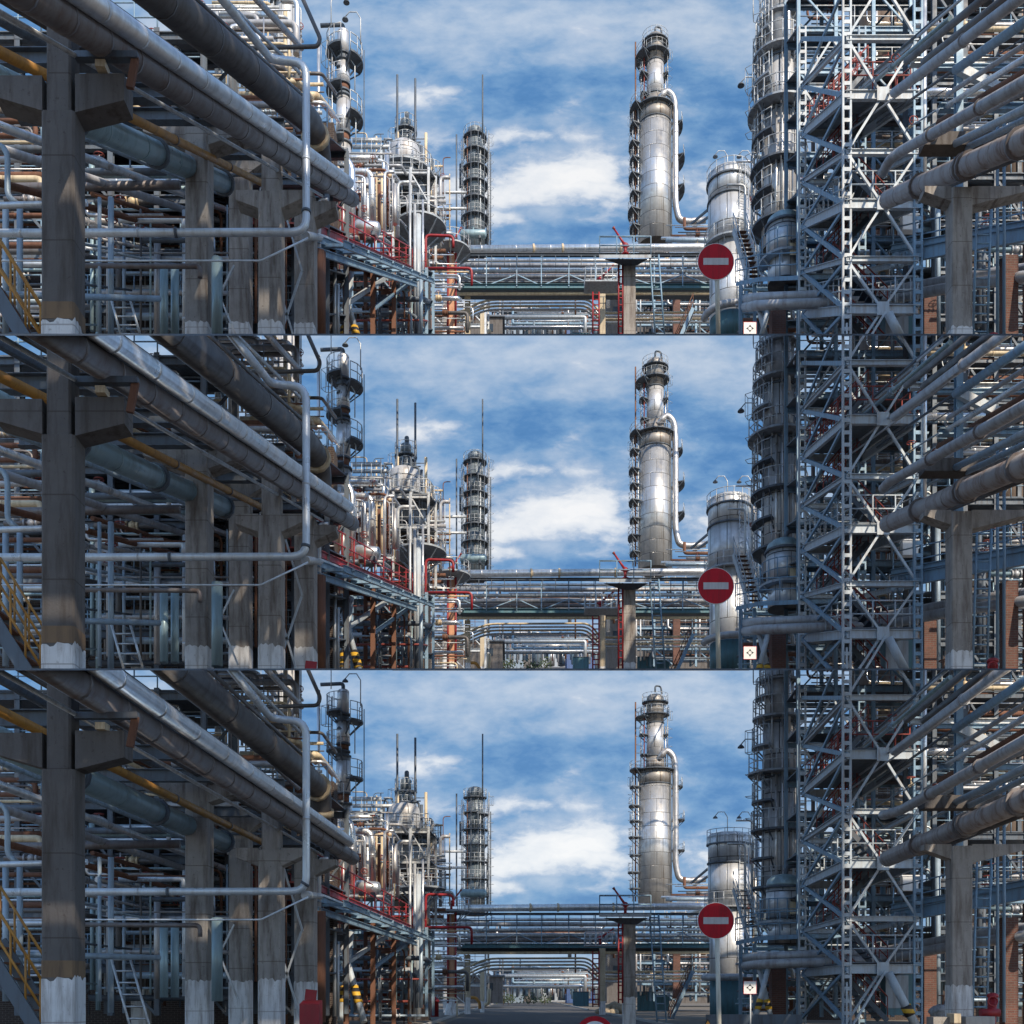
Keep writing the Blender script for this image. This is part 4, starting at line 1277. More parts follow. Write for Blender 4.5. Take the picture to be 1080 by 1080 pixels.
    if RB is None:
        Yr = 15
        c = P(627.5, 386, Yr)
        t = T('ring_sign', 'white round sign with red rim cut by the lower picture edge', 'sign', (c.x, Yr, 0), 'traffic signs')
        pl = t.part('sign_plate', MB().tube([c + Vector((0, .012, 0)), c], 20.5 * Yr / F, 40), 'sign_red')
        t.part('white_face', MB().tube([c + Vector((0, -.001, 0)), c + Vector((0, -.004, 0))], 15 * Yr / F, 40), 'sign_white', pl)
        t.part('post', MB().tube([Vector((c.x, Yr + .05, -.05)), c + Vector((0, .05, .1))], .035, 10), 'galvanised')
        t.done()
        Yw = 17
        c = P(746.5, 379, Yw)
        t = T('warning_sign', 'yellow triangular warning sign tip at the lower picture edge', 'sign', (c.x, Yw, 0), 'traffic signs')
        tri = [Vector((-.15, 0, -.11)), Vector((.15, 0, -.11)), Vector((0, 0, .15))]
        pl = t.part('sign_plate', MB().prism(tri, c + Vector((0, .01, 0)), c), 'black')
        t.part('yellow_face', MB().prism([v * .84 for v in tri], c + Vector((0, -.001, 0)), c + Vector((0, -.004, 0))), 'yellow_paint', pl)
        t.part('post', MB().tube([Vector((c.x, Yw + .04, -.05)), c + Vector((0, .04, 0))], .03, 10), 'galvanised')
        t.done()


# ------------------------------------------------------------------ east side
def build_right():
    Yt = 88
    tower('storage_column', 'broad clad tank with roof railing and caged ladder', 769.5, Yt,
          [(176, 205, 22.5, 'clad_tank'), (205, 250, 22.5, 'clad_tank'), (250, 340, 21, 'clad_tank')], [(186, 24.5, 0, 360), (252, 27, 150, 390, 'plate_grey', 'galvanised')], 340,
          ladder=((-68, 176, 330, 24),), risers=((-25, 25, 170, 330, 1.2, 'pipe_cream'), (-8, 27, 165, 330, .8, 'silver')), lamps=((-3, 178, -1), (22, 178, -1)), group='broad tanks')
    t = T('round_plinth', 'round teal sheet metal base ring under the broad tank', 'tank base', P(770, 360, 76))
    c = P(770, 372, 76)
    t.part('wall', MB().revolve(c, [(1.35, 0), (1.35, (372 - 327) * 76 / F)], 32), 'steel_teal')
    t.part('rim_pipe', MB().tube([c + Vector((math.cos(k * .2618) * 1.75, math.sin(k * .2618) * 1.75, (372 - 325) * 76 / F)) for k in range(12, 25)], .24, 12), 'pipe_grey')
    t.done()
    Yr = 64
    tower('process_column', 'tall grey clad column ringed by railed landings beside the stair tower', 822, Yr,
          [(-60, 58, 15.5, 'clad_grey'), (58, 115, 17, 'clad_grey'), (115, 255, 18.5, 'clad_grey')],
          [(14, 21, 90, 360, 'plate_grey', 'galvanised'), (32, 25, 150, 230, 'plate_grey', 'galvanised'), (54, 28, 120, 360, 'plate_grey', 'galvanised'), (84, 29, 150, 235, 'plate_grey', 'galvanised'), (112, 33, 110, 370, 'plate_grey', 'galvanised'), (142, 29, 150, 240), (172, 30, 100, 370), (202, 29, 150, 240), (232, 29, 120, 360)], 255,
          ladder=((205, -20, 55, 22), (190, 55, 170, 26)), risers=((-75, 18, -30, 70, 3.0, 'silver'), (-150, 22, 55, 175, 1.0, 'pipe_pale'), (-165, 26, 60, 230, .5, 'pipe_dark'), (-60, 20, 110, 250, .6, 'pipe_pale'), (-95, 20, 60, 250, .8, 'silver'), (-125, 20, -40, 115, .9, 'galvanised'), (-35, 19, -40, 240, 1.2, 'galvanised'), (-112, 21, 115, 255, 1.3, 'silver'), (-48, 23, 60, 255, .5, 'rust'), (-140, 27, 112, 240, .5, 'steel_dark'), (-100, 28, 112, 240, .4, 'steel_dark'), (-70, 27, 54, 172, .4, 'steel_dark')),
          lamps=((-26, 50, 1), (-24, 112, -1)))
    # squat vessel
    Yv = 56
    tower('squat_vessel', 'squat silver vessel with domed top and cream cover', 827, Yv, [(226, 230, 18.5, 'pipe_teal'), (230, 262, 18.5, 'clad_tank'), (262, 290, 17, 'clad_tank')], [(268, 26, 150, 400, 'plate_grey', 'steel_blue')], 290,
          top=((2, 222), (2, 207), (18, 207)), group='process vessels')
    single('cream_cover', 'cream weather cover hung on the squat vessel', 'cover', MB().hexa([P(833, 258, 54.9), P(845, 258, 54.9), P(845, 258, 55.1), P(833, 258, 55.1), P(833, 245, 54.9), P(843, 245, 54.9), P(843, 245, 55.1), P(833, 245, 55.1)]), 'pipe_cream')
    # blue deck in front of the tank group
    t = T('service_deck', 'long blue railed service deck below the squat vessel', 'platform', P(815, 292, 50))
    fr = [P(776, 291, 52), P(800, 286, 51), P(846, 284, 50), P(893, 283, 50)]
    bk = [P(778, 290, 60), P(802, 286, 60), P(850, 284, 60), P(900, 283, 60)]
    for i in range(3):
        t.part('deck', MB().hexa([fr[i], fr[i + 1], bk[i + 1], bk[i]] + [v + Vector((0, 0, .2)) for v in (fr[i], fr[i + 1], bk[i + 1], bk[i])]), 'steel_blue')
    t.part('railing', MB().rails([v + Vector((0, .05, .2)) for v in fr], 1.05, .03, .9), 'steel_blue')
    for i, px in enumerate((781, 796, 842)):
        t.part('post', MB().beam(P(px, 372, 51.5), P(px, 290, 51.5), .14, .14), 'steel_blue')
    t.done()
    staircase('steep steel stairs with orange landing beside the broad tank', P(797, 288, 60), P(780, 232, 62), .7, (1, 0, 0), 'steel_pale', 'steel_pale')
    for (r, w, y, lb) in ((303, .2, 47, 'upper of two thick grey pipes crossing low'), (311, .2, 46.5, 'lower of two thick grey pipes crossing low')):
        pipe('low_pipe', lb, [P(783, r + 2, y + 6), P(800, r, y), P(893, r - 3, y), P(935, r - 6, y), P(1010, r - 20, y - 4), P(1110, r - 34, y - 8)], w, 'pipe_grey', 2.0, 2.5, group='thick grey pipes crossing low')
    single('brick_pier', 'brick pier with darker foot between striped struts and the stair tower', 'pier', MB().box(P(820, 342, 49), .6, .6, 2.6).box(P(820, 370, 49), .85, .85, .5), 'brick', 'brick piers')
    stripe_strut('pale crossing strut with striped band, leaning outward', P(811, 312, 47), P(796, 371, 46.5), .11)
    stripe_strut('pale crossing strut with striped band, leaning inward', P(800, 312, 47.6), P(814, 371, 47), .11)
    single('low_wall', 'blue-grey sheet parapet along the roadside', 'wall', MB().box(P(795, 372, 40) + Vector((0, 0, -.1)), 3.4, .1, .75), 'steel_dark')

    # ---- stair tower
    t = T('stair_tower', 'pale braced steel stair tower with ladder-like corner posts', 'stair tower', Vector((12.5, 42, zbase(42))))
    A = lambda r: P(893, r, 42)
    B = lambda r: P(968, r, 42)

    def C(r):
        v = A(r) - A(HZ)
        return Vector((A(HZ).x + RD * 8, 50, EYE + v.z + G * 50))

    def D(r):
        v = B(r) - B(HZ)
        return Vector((B(HZ).x + RD * 8, 50, EYE + v.z + G * 50))
    top = -45
    for (fn, m) in ((A, 'steel_pale'), (B, 'steel_blue'), (C, 'steel_pale'), (D, 'steel_blue')):
        p, q = fn(395), fn(top)
        mb = MB()
        for e in (-.14, .14):
            mb.beam(p + Vector((e, 0, 0)), q + Vector((e, 0, 0)), .07, .12)
        n = 34
        for k in range(n):
            c = p.lerp(q, (k + .5) / n)
            mb.box(c + Vector((0, -.05, 0)), .24, .03, .14)
        t.part('corner_post', mb, m)
    lv = [30, 90, 150, 205, 263, 316]
    for i, r in enumerate(lv):
        deep = .34 if i % 2 else .2
        for (f1, f2) in ((A, B), (C, D), (A, C), (B, D)):
            t.part('beam', MB().ibeam(f1(r), f2(r), .16, deep), 'steel_pale')
    for i in range(len(lv) + 1):
        r0 = lv[i - 1] if i else -30
        r1 = lv[i] if i < len(lv) else 372
        for (f1, f2) in ((A, B), (C, D)):
            mid = lambda r: f1(r).lerp(f2(r), .5)
            for f in (f1, f2):
                if i % 2:
                    t.part('brace', MB().beam(f(r0), mid(r1), .085, .085), 'steel_pale')
                else:
                    t.part('brace', MB().beam(mid(r0), f(r1), .085, .085), 'steel_pale')
        t.part('side_brace', MB().beam(A(r0), C(r1), .09, .12), 'steel_blue')  # bluer tone than the front braces stands in for skylit shade
        t.part('side_brace', MB().beam(C(r0), A(r1), .1, .16), 'steel_blue')
    for r in (90, 205, 316):
        m = A(r).lerp(B(r), .5)
        t.part('gusset', MB().box(m + Vector((0, -.1, 0)), .45, .03, .5), 'steel_pale')
    for i, r in enumerate((90, 205, 316)):
        e = Vector((0, 0, .22))
        f = Vector((0, 0, .26))
        q = [A(r).lerp(B(r), .05), B(r), D(r), C(r).lerp(D(r), .05)]
        d = t.part('landing', MB().hexa([v + e for v in q] + [v + f for v in q]), 'steel_dark')
        if d:
            t.part('railing', MB().rails([v + f for v in q], 1.0, .028, 1.0, 2, True), 'steel_pale' if i else 'red_dull', d)
    for i, (ra, rb) in enumerate(((90, 30), (205, 150), (150, 90), (316, 263), (263, 205), (372, 316))):
        y0 = 44.2 if i % 2 else 46.6
        pa, pb = A(ra).lerp(B(ra), .15), A(rb).lerp(B(rb), .85)
        if i % 2:
            pa, pb = A(ra).lerp(B(ra), .85), A(rb).lerp(B(rb), .15)
        s = Vector((0, y0 - 42, (y0 - 42) * G))
        p, q = pa + s, pb + s
        m = MB()
        for w in (0, 1.0):
            o = Vector((0, w, w * G))
            m.beam(p + o, q + o, .05, .2)
        n = 9
        for k in range(n):
            c = p.lerp(q, (k + .5) / n) + Vector((0, .5, .5 * G))
            m.box(c, .26, 1.0, .03)
        st = t.part('stair_flight', m, 'steel_dark')
        m = MB()
        for w in (0, 1.0):
            o = Vector((0, w, w * G + .95))
            m.tube([p + o, q + o], .028, 6)
            o2 = Vector((0, w, w * G + .5))
            m.tube([p + o2, q + o2], .022, 6)
            for k in range(5):
                c = p.lerp(q, k / 4) + Vector((0, w, w * G))
                m.tube([c, c + Vector((0, 0, .95))], .022, 5)
        if st:
            t.part('handrail', m, 'red_dull', st)
    t.part('foot_rail', MB().beam(P(893, 330, 41.8), P(893, 380, 41.8), .06, .06), 'steel_pale')
    t.done()
    stripe_strut('thick pale strut with striped band under the stair tower beam', P(937, 320, 41.6), P(966, 376, 41.6), .16)
    strut('pale thin strut with yellow marks at the stair tower foot', P(934, 318, 41.7), P(900, 374, 41.7), .08, 'steel_pale')

    # ---- vessels behind
    tower('process_column', 'brownish column standing behind the stair tower', 925, 66, [(-60, 92, 27, 'vessel_brown'), (92, 235, 24, 'vessel_brown')], [(88, 36, 180, 360, 'steel_dark', 'red_dull'), (150, 34, 180, 360)], 235,
          risers=((-110, 28, -40, 200, 2.0, 'silver'), (-60, 29, -40, 190, 1.2, 'pipe_cream')))
    tower('process_column', 'rusty brown column behind the blue bracket post', 998, 62, [(-60, 60, 21, 'rust'), (60, 215, 24, 'vessel_brown')], [(40, 30, 180, 360), (170, 32, 180, 360)], 215, risers=((-90, 26, -30, 200, 1.0, 'rust'),))
    tower('process_column', 'dark brown column at the far picture edge', 1062, 55, [(-60, 240, 24, 'vessel_brown')], [(70, 30, 180, 360), (150, 30, 180, 360)], 240)
    t = T('plant_building', 'dark brick plant building behind the stair tower', 'building', (P(980, 340, 74).x, 74, G * 74), 'buildings in the three panels')
    a, b = P(838, 395, 74), P(1140, 278, 74)
    t.part('wall', MB().hexa([(a.x, 74, a.z), (b.x, 74, a.z), (b.x, 76, a.z), (a.x, 76, a.z), (a.x, 74, b.z), (b.x, 74, b.z), (b.x, 76, b.z), (a.x, 76, b.z)]), 'brick_shaded')
    for px in range(855, 1090, 32):
        for rr in (300, 340):
            t.part('window', MB().box(P(px, rr, 73.98), 1.1, .06, 1.6), 'dark_void')
    t.done()

    steel_frame('blue steel frame crowded behind the stair tower', 842, 1000, -30, 368, 53, 4, 9, 'steel_blue', 3, 'galvanised', .16)
    steel_frame('dark steel frame behind the concrete column', 985, 1115, -30, 368, 47, 4, 8, 'steel_dark', 4, 'steel_blue', .18)
    steel_frame('blue steel frame between squat vessel and broad tank', 797, 850, 262, 366, 68, 2, 4, 'steel_blue', 4, 'galvanised', .16)
    t = T('dark_backing', 'tall dark wall added to blacken gaps behind the crowded pipe rack', 'building', (P(1060, 340, 58.5).x, 58.5, G * 58.5), 'buildings in the three panels')  # dark wall put in for deep blacks between the rack pipes
    a, b = P(1016, 395, 58.5), P(1150, -60, 58.5)
    t.part('wall', MB().hexa([(a.x, 58.5, a.z), (b.x, 58.5, a.z), (b.x, 60, a.z), (a.x, 60, a.z), (a.x, 58.5, b.z), (b.x, 58.5, b.z), (b.x, 60, b.z), (a.x, 60, b.z)]), 'brick_shaded')
    for px in (1034, 1062, 1090):
        for rr in (20, 95, 170, 245, 320):
            t.part('window', MB().box(P(px, rr, 58.48), 1.0, .06, 2.0), 'dark_void')
    t.done()
    # ---- rack on the east side
    concrete_column('concrete column with whitewashed foot under the big grey pipe', 1004, 1026, 31, 186, 333, .5, [(1004, 976, 184, 200, 190), (1026, 1090, 184, 204, 188)], 'concrete')
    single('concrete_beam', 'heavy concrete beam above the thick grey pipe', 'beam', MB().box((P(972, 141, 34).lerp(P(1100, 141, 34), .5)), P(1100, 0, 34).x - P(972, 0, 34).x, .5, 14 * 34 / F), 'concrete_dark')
    rack_pipe('large_pipe', 'thick grey pipe with rust streaks resting on the concrete column', 10.8, .43, 1130, 936, .28, 'pipe_warm', 3.2, (.2, .45, .47, .75), 'pipe_brown')
    rack_pipe('grey_pipe', 'grey pipe ending in a down-turned elbow above the thick pipe', 10.2, .558, 1130, 950, .15, 'pipe_grey', 3.6, (.4, .7), 'pipe_brown', ((-.25, .3, -.05), (-.25, .9, .0)))
    rack_pipe('grey_pipe', 'pale grey pipe sloping across towards the stair tower gusset', 9.8, .75, 1130, 943, .125, 'pipe_grey', 0, (.5,))
    for (nm, lb, x0, k, a, b, r, mt) in (
            ('dark_pipe', 'highest dark pipe sloping toward the stair tower', 10.0, .815, 1100, 956, .095, 'pipe_dark'),
            ('dark_pipe', 'dark pipe just under the highest one sloping toward the stair tower', 10.6, .775, 1110, 974, .1, 'pipe_dark'),
            ('blue_girder', 'blue girder among pipes sloping toward the stair tower', 11.0, .69, 1130, 1008, .12, 'steel_blue'),
            ('grey_pipe', 'grey pipe below the blue girder', 11.6, .64, 1130, 1000, .07, 'pipe_grey'),
            ('silver_pipe', 'silver pipe below the blue girder', 12.4, .61, 1130, 990, .09, 'silver'),
            ('blue_pipe', 'blue pipe above the thick grey pipe', 11.6, .50, 1130, 1004, .1, 'pipe_blue'),
            ('blue_pipe', 'second blue pipe close above the thick grey pipe', 12.0, .475, 1130, 1010, .09, 'pipe_blue'),
            ('grey_pipe', 'mid grey pipe in the crowded rack past the stair tower', 13.0, .54, 1130, 985, .1, 'pipe_grey'),
            ('rusty_pipe', 'rusty pipe in the crowded rack past the stair tower', 13.4, .58, 1130, 990, .1, 'rust'),
            ('conduit', 'thin conduit beside the dark pipes sloping toward the stair tower', 10.2, .86, 1080, 968, .04, 'galvanised'),
            ('dark_pipe', 'dark pipe under the concrete beam', 11.2, .40, 1130, 985, .09, 'pipe_dark')):
        rack_pipe(nm, lb, x0, k, a, b, r, mt)
    t = T('bracket_post', 'tall blue steel post with slanted arm', 'post', P(1011, 135, 36))
    t.part('shaft', MB().ibeam(P(1011, 372, 36), P(1011, -30, 36), .22, .22, .03, (0, 1, 0)), 'steel_blue')
    t.part('arm', MB().beam(P(1012, 62, 35.8), P(1064, 88, 35.8), .2, .28), 'steel_pale')
    t.part('top_arm', MB().ibeam(P(985, 60, 35.8), P(1100, 60, 35.8), .15, .14), 'steel_blue')
    t.done()
    pole('silver_pipe', 'upright silver pipe behind the stair tower corner', 974.5, -30, 175, 44, .11, 'silver', 'pipe', 12)
    cross_beam('silver grey cross beam on the blue bracket post', 37, 960, 1100, 55, .18, 'galvanised')
    cross_beam('blue cross beam low on the blue bracket post', 37, 990, 1100, 103, .2, 'steel_blue')
    pipe('silver_pipe', 'level silver pipe behind the gusset of the stair tower', [P(952, 87, 45), P(1038, 86, 45)], .16, 'silver_bright', .4, 1.2)
    pipe('silver_pipe', 'level silver pipe by the cross beam', [P(962, 55, 43), P(1100, 52, 43)], .08, 'silver', .4, 1.2)
    # raised walkway
    t = T('blue_walkway', 'blue plate girder walkway rising towards the concrete column', 'walkway', P(945, 265, 44))
    for (ra, rb, h) in ((262, 246, .45), (251, 236, .2)):
        t.part('girder', MB().ibeam(P(940, ra, 44), P(1110, rb - 16, 36), .2, h), 'steel_blue')
    t.part('deck', MB().hexa([P(940, 256, 44), P(1110, 224, 36), P(1110, 224, 36) + Vector((.6, 1.6, 1.6 * G)), P(940, 256, 44) + Vector((.6, 1.6, 1.6 * G))] +
                             [v + Vector((0, 0, .08)) for v in (P(940, 256, 44), P(1110, 224, 36), P(1110, 224, 36) + Vector((.6, 1.6, 1.6 * G)), P(940, 256, 44) + Vector((.6, 1.6, 1.6 * G)))]), 'plate_grey')
    t.part('railing', MB().rails([P(942, 255, 44).lerp(P(1110, 223, 36), k / 6) for k in range(7)], .95, .028, 1.2), 'steel_blue')
    t.done()
    single('white_panel', 'white sheet cabinet on the blue walkway', 'cabinet', MB().box(P(959, 226, 45), .62, .3, .58).box(P(959, 218, 45), .7, .36, .05), 'sign_white')
    t = T('elbow_cluster', 'blue painted elbow pipes hanging from the walkway end', 'pipes', P(943, 272, 43))
    for e in (0, 7):
        t.part('elbow', MB().tube(bend([P(905 + e, 264, 43), P(941 + e, 264 - e * .2, 43), P(943 + e, 272, 43), P(946 + e, 256, 43)], .3), .1, 10), 'pipe_blue')
    t.done()
    single('ladder', 'tall leaning blue ladder beside the concrete column', 'ladder', MB().ladder(P(1033, 372, 33), P(1038, 196, 34), .42, (1, 0, 0), .3, .028), 'steel_blue', 'ladders')
    for (px, lb) in ((1052, 'thin blue post beside the leaning blue ladder'), (1059, 'second thin blue post beside the leaning blue ladder')):
        pole('thin_post', lb, px, 120, 372, 34, .05, 'steel_blue', 'post', 8, 'thin blue posts')
    for (px, r0, w, y, lb) in ((1064, 262, 14, 40, 'tall brick pier lit by slits of sun'), (979, 300, 13, 46, 'brick pier behind the valve with canvas'), (1090, 230, 16, 44, 'brick pier at the very picture edge')):
        a = P(px, r0, y)
        zb = G * y - .2
        single('brick_pier', lb, 'pier', MB().box((a.x, y, (a.z + zb) / 2), w * y / F, w * y / F, a.z - zb), 'brick', 'brick piers')
    # red hydrant
    c = P(1044, 360, 30)
    t = T('red_hydrant', 'red hydrant standpipe with crossed hose caps', 'hydrant', (c.x, 30, zbase(30)))
    t.part('barrel', MB().tube([Vector((c.x, 30, G * 30)), P(1047, 342, 30)], .12, 12), 'red_paint')
    t.part('bonnet', MB().tube([P(1047, 346, 30), P(1047, 343, 30), P(1047, 341, 30)], [.15, .15, .06], 12), 'red_paint')
    t.part('outlet', MB().tube([P(1034, 362, 29.9), P(1054, 362, 29.9)], .11, 10), 'red_paint')
    t.part('wheel', MB().tube([P(1047 + 5 * math.cos(k * .5236), 350 + 5 * math.sin(k * .5236), 29.8) for k in range(13)], .025, 6), 'red_paint')
    t.done()
    # valve with canvas
    c = P(994, 362, 35)
    t = T('covered_valve', 'hand valve standing under a crumpled grey canvas', 'valve', (c.x, 35, zbase(35)))
    q = random.Random(9)
    m = MB().sphere(c, .32, 1.3, .9, .75, 18)
    for v in m.v:
        v += Vector((q.uniform(-.05, .05), q.uniform(-.05, .05), q.uniform(-.05, .05)))
    t.part('canvas', m, 'canvas')
    t.part('stem', MB().tube([c, P(995, 343, 35)], .03, 8), 'rust')
    t.part('handwheel', MB().tube([P(995, 344, 35) + Vector((math.cos(k * .5236) * .13, math.sin(k * .5236) * .13, 0)) for k in range(13)], .02, 6), 'rust')
    t.part('valve_body', MB().tube([c - Vector((0, 0, 1.0)), c], .2, 12), 'pipe_grey')
    t.done()
    if RB is None:
        for (px, r, w, h, m, lb) in ((995, 371, 28, 9, 'concrete', 'long pale concrete block lying beneath the covered valve'), (1030, 370, 30, 8, 'kerb_stone', 'long pale kerb block lying beneath the red hydrant'), (1006, 368, 7, 10, 'concrete_cream', 'small ochre box on the concrete block')):
            single('concrete_block', lb, 'block', MB().box(P(px, r, 29.5 if w > 10 else 29.2), w * 30 / F, .5, h * 30 / F), m, 'loose blocks')
    t = T('steel_cabinet', 'teal sheet cabinet under the stair tower', 'cabinet', (P(948, 350, 45).x, 45, zbase(45)))
    t.part('body', MB().box(P(946, 342, 45), 1.1, .7, 1.7), 'steel_teal')
    t.part('door', MB().box(P(946, 340, 44.63), .9, .04, 1.3), 'plate_grey')
    t.done()
    # clutter
    cool = ['pipe_blue', 'steel_blue', 'pipe_grey', 'galvanised', 'steel_dark', 'pipe_teal', 'silver_dull']
    warm = ['rust', 'pipe_brown', 'silver', 'galvanised', 'pipe_cream', 'pipe_dark', 'silver_bright', 'pipe_grey']
    bank('tangle of level pipes beside the tall ringed column', 'level', 838, 900, 0, 130, 54, 60, 14, 51, warm + cool, .04, .1, 5)
    bank('tangle of level pipes inside the stair tower, upper storeys', 'level', 900, 985, 10, 140, 54, 60, 18, 52, warm, .05, .12, 7)
    bank('tangle of level pipes inside the stair tower, middle storeys', 'level', 845, 985, 140, 230, 54, 60, 20, 53, cool + warm, .05, .12, 7)
    bank('tangle of level pipes inside the stair tower, lower storeys', 'level', 845, 1000, 235, 365, 54, 64, 20, 54, cool, .05, .14, 7)
    bank('cluster of upright pipes inside the stair tower', 'upright', 850, 1000, 150, 368, 56, 66, 20, 55, cool + ['rust'], .05, .14, 5)
    bank('tangle of level pipes in the crowded rack past the stair tower', 'level', 965, 1110, -5, 135, 44, 54, 26, 56, warm + cool, .04, .12, 8)
    bank('sheaf of lengthwise pipes in the crowded rack past the stair tower', 'along', 1000, 1110, -10, 110, 34, 46, 7, 57, cool + ['silver', 'pipe_dark'], .04, .09, 4)
    bank('tangle of level pipes behind the leaning blue ladder', 'level', 1020, 1110, 200, 360, 42, 54, 20, 58, cool, .05, .12, 6)
    bank('cluster of upright pipes behind the leaning blue ladder', 'upright', 985, 1110, 190, 368, 44, 56, 16, 59, cool + ['rust'], .05, .13, 4)
    bank('cluster of upright pipes beside the squat vessel', 'upright', 785, 850, 150, 290, 70, 78, 14, 60, cool + warm, .06, .14, 5)
    bank('tangle of level pipes below the blue service deck', 'level', 775, 850, 292, 366, 60, 70, 16, 61, cool + ['rust'], .06, .15, 5)


# ------------------------------------------------------------------ floors
def build_floors():
    """open girder floors of the two upper terraces"""
    h = .012
    for slope in ((HZ - 342) / F + TIERS[0]['g'], (HZ - 353) / F + TIERS[1]['g']):
        def pt(x, y, dz):
            return Vector((x, y, EYE + slope * y + dz))
        m = MB()
        for x in (-14, -10.3, -8.9, -7.0, -6.5, -4.5, -1, 3, 5, 7, 10, 12.3, 13.2, 16):
            a, b = (11 if x < -5 or x > 9 else 16), 300
            x1, x2 = x + RD * a, x + RD * b
            m.hexa([pt(x1, a, -h), pt(x1 + .25, a, -h), pt(x2 + .25, b, -h), pt(x2, b, -h), pt(x1, a, h), pt(x1 + .25, a, h), pt(x2 + .25, b, h), pt(x2, b, h)])
        for k in range(20):
            y = 12 + k * 7
            xa, xb = -.47 * y, .47 * y
            m.hexa([pt(xa, y, -h * .8), pt(xb, y, -h * .8), pt(xb, y + .3, -h * .8), pt(xa, y + .3, -h * .8), pt(xa, y, h * .8), pt(xb, y, h * .8), pt(xb, y + .3, h * .8), pt(xa, y + .3, h * .8)])
        me = bpy.data.meshes.new('terrace')
        me.from_pydata(m.v, [], m.f)
        me.materials.append(MATS['steel_dark'])
        o = bpy.data.objects.new('terrace', me)
        o['kind'] = 'structure'
        COL.objects.link(o)


def build_behind():
    """slotted screen added behind the viewer to shade and dapple the western rack"""
    q = random.Random(21)
    org = Vector((9, -1.5, 0))
    t = bpy.data.objects.new('sun_screen', None)  # unseen blocker, added for its shade and the sun bars through its slots
    COL.objects.link(t)
    t.location = org
    t['label'], t['category'], t['kind'] = 'tall added sun-blocking screen with open slots behind the viewer', 'shade screen', 'thing'

    def add(name, mb, mat):
        me = bpy.data.meshes.new(name)
        me.from_pydata([v - org for v in mb.v], [], mb.f)
        me.materials.append(MATS[mat])
        ob = bpy.data.objects.new(name, me)
        COL.objects.link(ob)
        ob.parent = t
    for x0, x1, h in ((.5, 4.5, 40), (4.55, 9, 50), (9.05, 13.5, 60), (13.55, 18.5, 70)):
        z = 1.0
        while z < h:
            d = q.uniform(1.5, 3.4)
            add('cladding_panel', MB().box(((x0 + x1) / 2, -1.5, z + d / 2), x1 - x0, .08, d), 'plate_grey')
            z += d + q.choice((.16, .2, .26, .32))
        add('post', MB().beam((x0, -1.75, 0), (x0, -1.75, h), .3, .3).beam((x1, -1.75, 0), (x1, -1.75, h), .3, .3), 'steel_dark')


def baffle():
    """sun gallery added out of the picture to shade the low eastern plant"""
    t = T('sun_baffle', 'added, unseen sun gallery on legs beyond the pipe rack', 'baffle', (23, 26, zbase(26)))
    e = EYE + G * 42
    y0, y1 = 11, 32

    def zz(y, up):
        k = (y - 14.7) / 13.3
        lo = (EYE + G * 31 + 14.5) * (1 - k) + (e + 12.3) * k
        return lo + (4.6 if up else 0)
    m = MB().hexa([(22, y0, zz(y0, 0)), (24, y0, zz(y0, 0)), (24, y1, zz(y1, 0)), (22, y1, zz(y1, 0)), (22, y0, zz(y0, 1)), (24, y0, zz(y0, 1)), (24, y1, zz(y1, 1)), (22, y1, zz(y1, 1))])  # added only to keep sun off the lower plant
    me = bpy.data.meshes.new('baffle_body')
    me.from_pydata([v - t.org for v in m.v], [], m.f)
    me.materials.append(MATS['plate_grey'])
    ob = bpy.data.objects.new('baffle_body', me)
    COL.objects.link(ob)
    ob.parent = t.o
    for y in (13, 22, 30):
        m = MB().beam((22.3, y, G * y), (22.3, y, zz(y, 0)), .25, .25).beam((23.7, y, G * y), (23.7, y, zz(y, 0)), .25, .25).beam((22.3, y, G * y + 2), (23.7, y, G * y + 4), .12, .12)
        me = bpy.data.meshes.new('trestle')
        me.from_pydata([v - t.org for v in m.v], [], m.f)
        me.materials.append(MATS['steel_blue'])
        ob = bpy.data.objects.new('trestle', me)
        COL.objects.link(ob)
        ob.parent = t.o


def steel_frame(label, px0, px1, r0, r1, Y, nx, levels, mat='steel_blue', depth=3.0, rail='galvanised', w=.16):
    """open multi-storey frame with plated levels and railings"""
    t = T('steel_gantry', label, 'steel frame', P((px0 + px1) / 2, r1, Y), 'open steel frames')
    xs = [px0 + (px1 - px0) * i / nx for i in range(nx + 1)]
    off = Vector((RD * depth, depth, depth * G))
    for i, px in enumerate(xs):
        for o in (Vector((0, 0, 0)), off):
            t.part('post', MB().ibeam(P(px, r1, Y) + o, P(px, r0, Y) + o, w, w, .03, (0, 1, 0)), mat)
    rows = [r0 + (r1 - r0) * (k + .15) / levels for k in range(levels)]
    for k, r in enumerate(rows):
        for o in (Vector((0, 0, 0)), off):
            t.part('beam', MB().ibeam(P(px0, r, Y) + o, P(px1, r, Y) + o, w, w * 1.5), mat)
        a, b = P(px0, r, Y) + Vector((0, 0, w)), P(px1, r, Y) + Vector((0, 0, w))
        d = t.part('floor_plate', MB().hexa([a, b, b + off, a + off] + [v + Vector((0, 0, .05)) for v in (a, b, b + off, a + off)]), 'steel_dark')
        if d:
            t.part('railing', MB().rails([a + (b - a) * i / (nx * 2) for i in range(nx * 2 + 1)], 1.0, .026, 1.3), rail, d)
        r2 = rows[k + 1] if k + 1 < levels else r1
        for i in range(nx):
            if (i + k) % 2 == 0:
                t.part('brace', MB().beam(P(xs[i], r, Y), P(xs[i + 1], r2, Y), w * .5, w * .5), mat)
                t.part('brace', MB().beam(P(xs[i + 1], r, Y) + off, P(xs[i], r2, Y) + off, w * .5, w * .5), mat)
    return t.done()


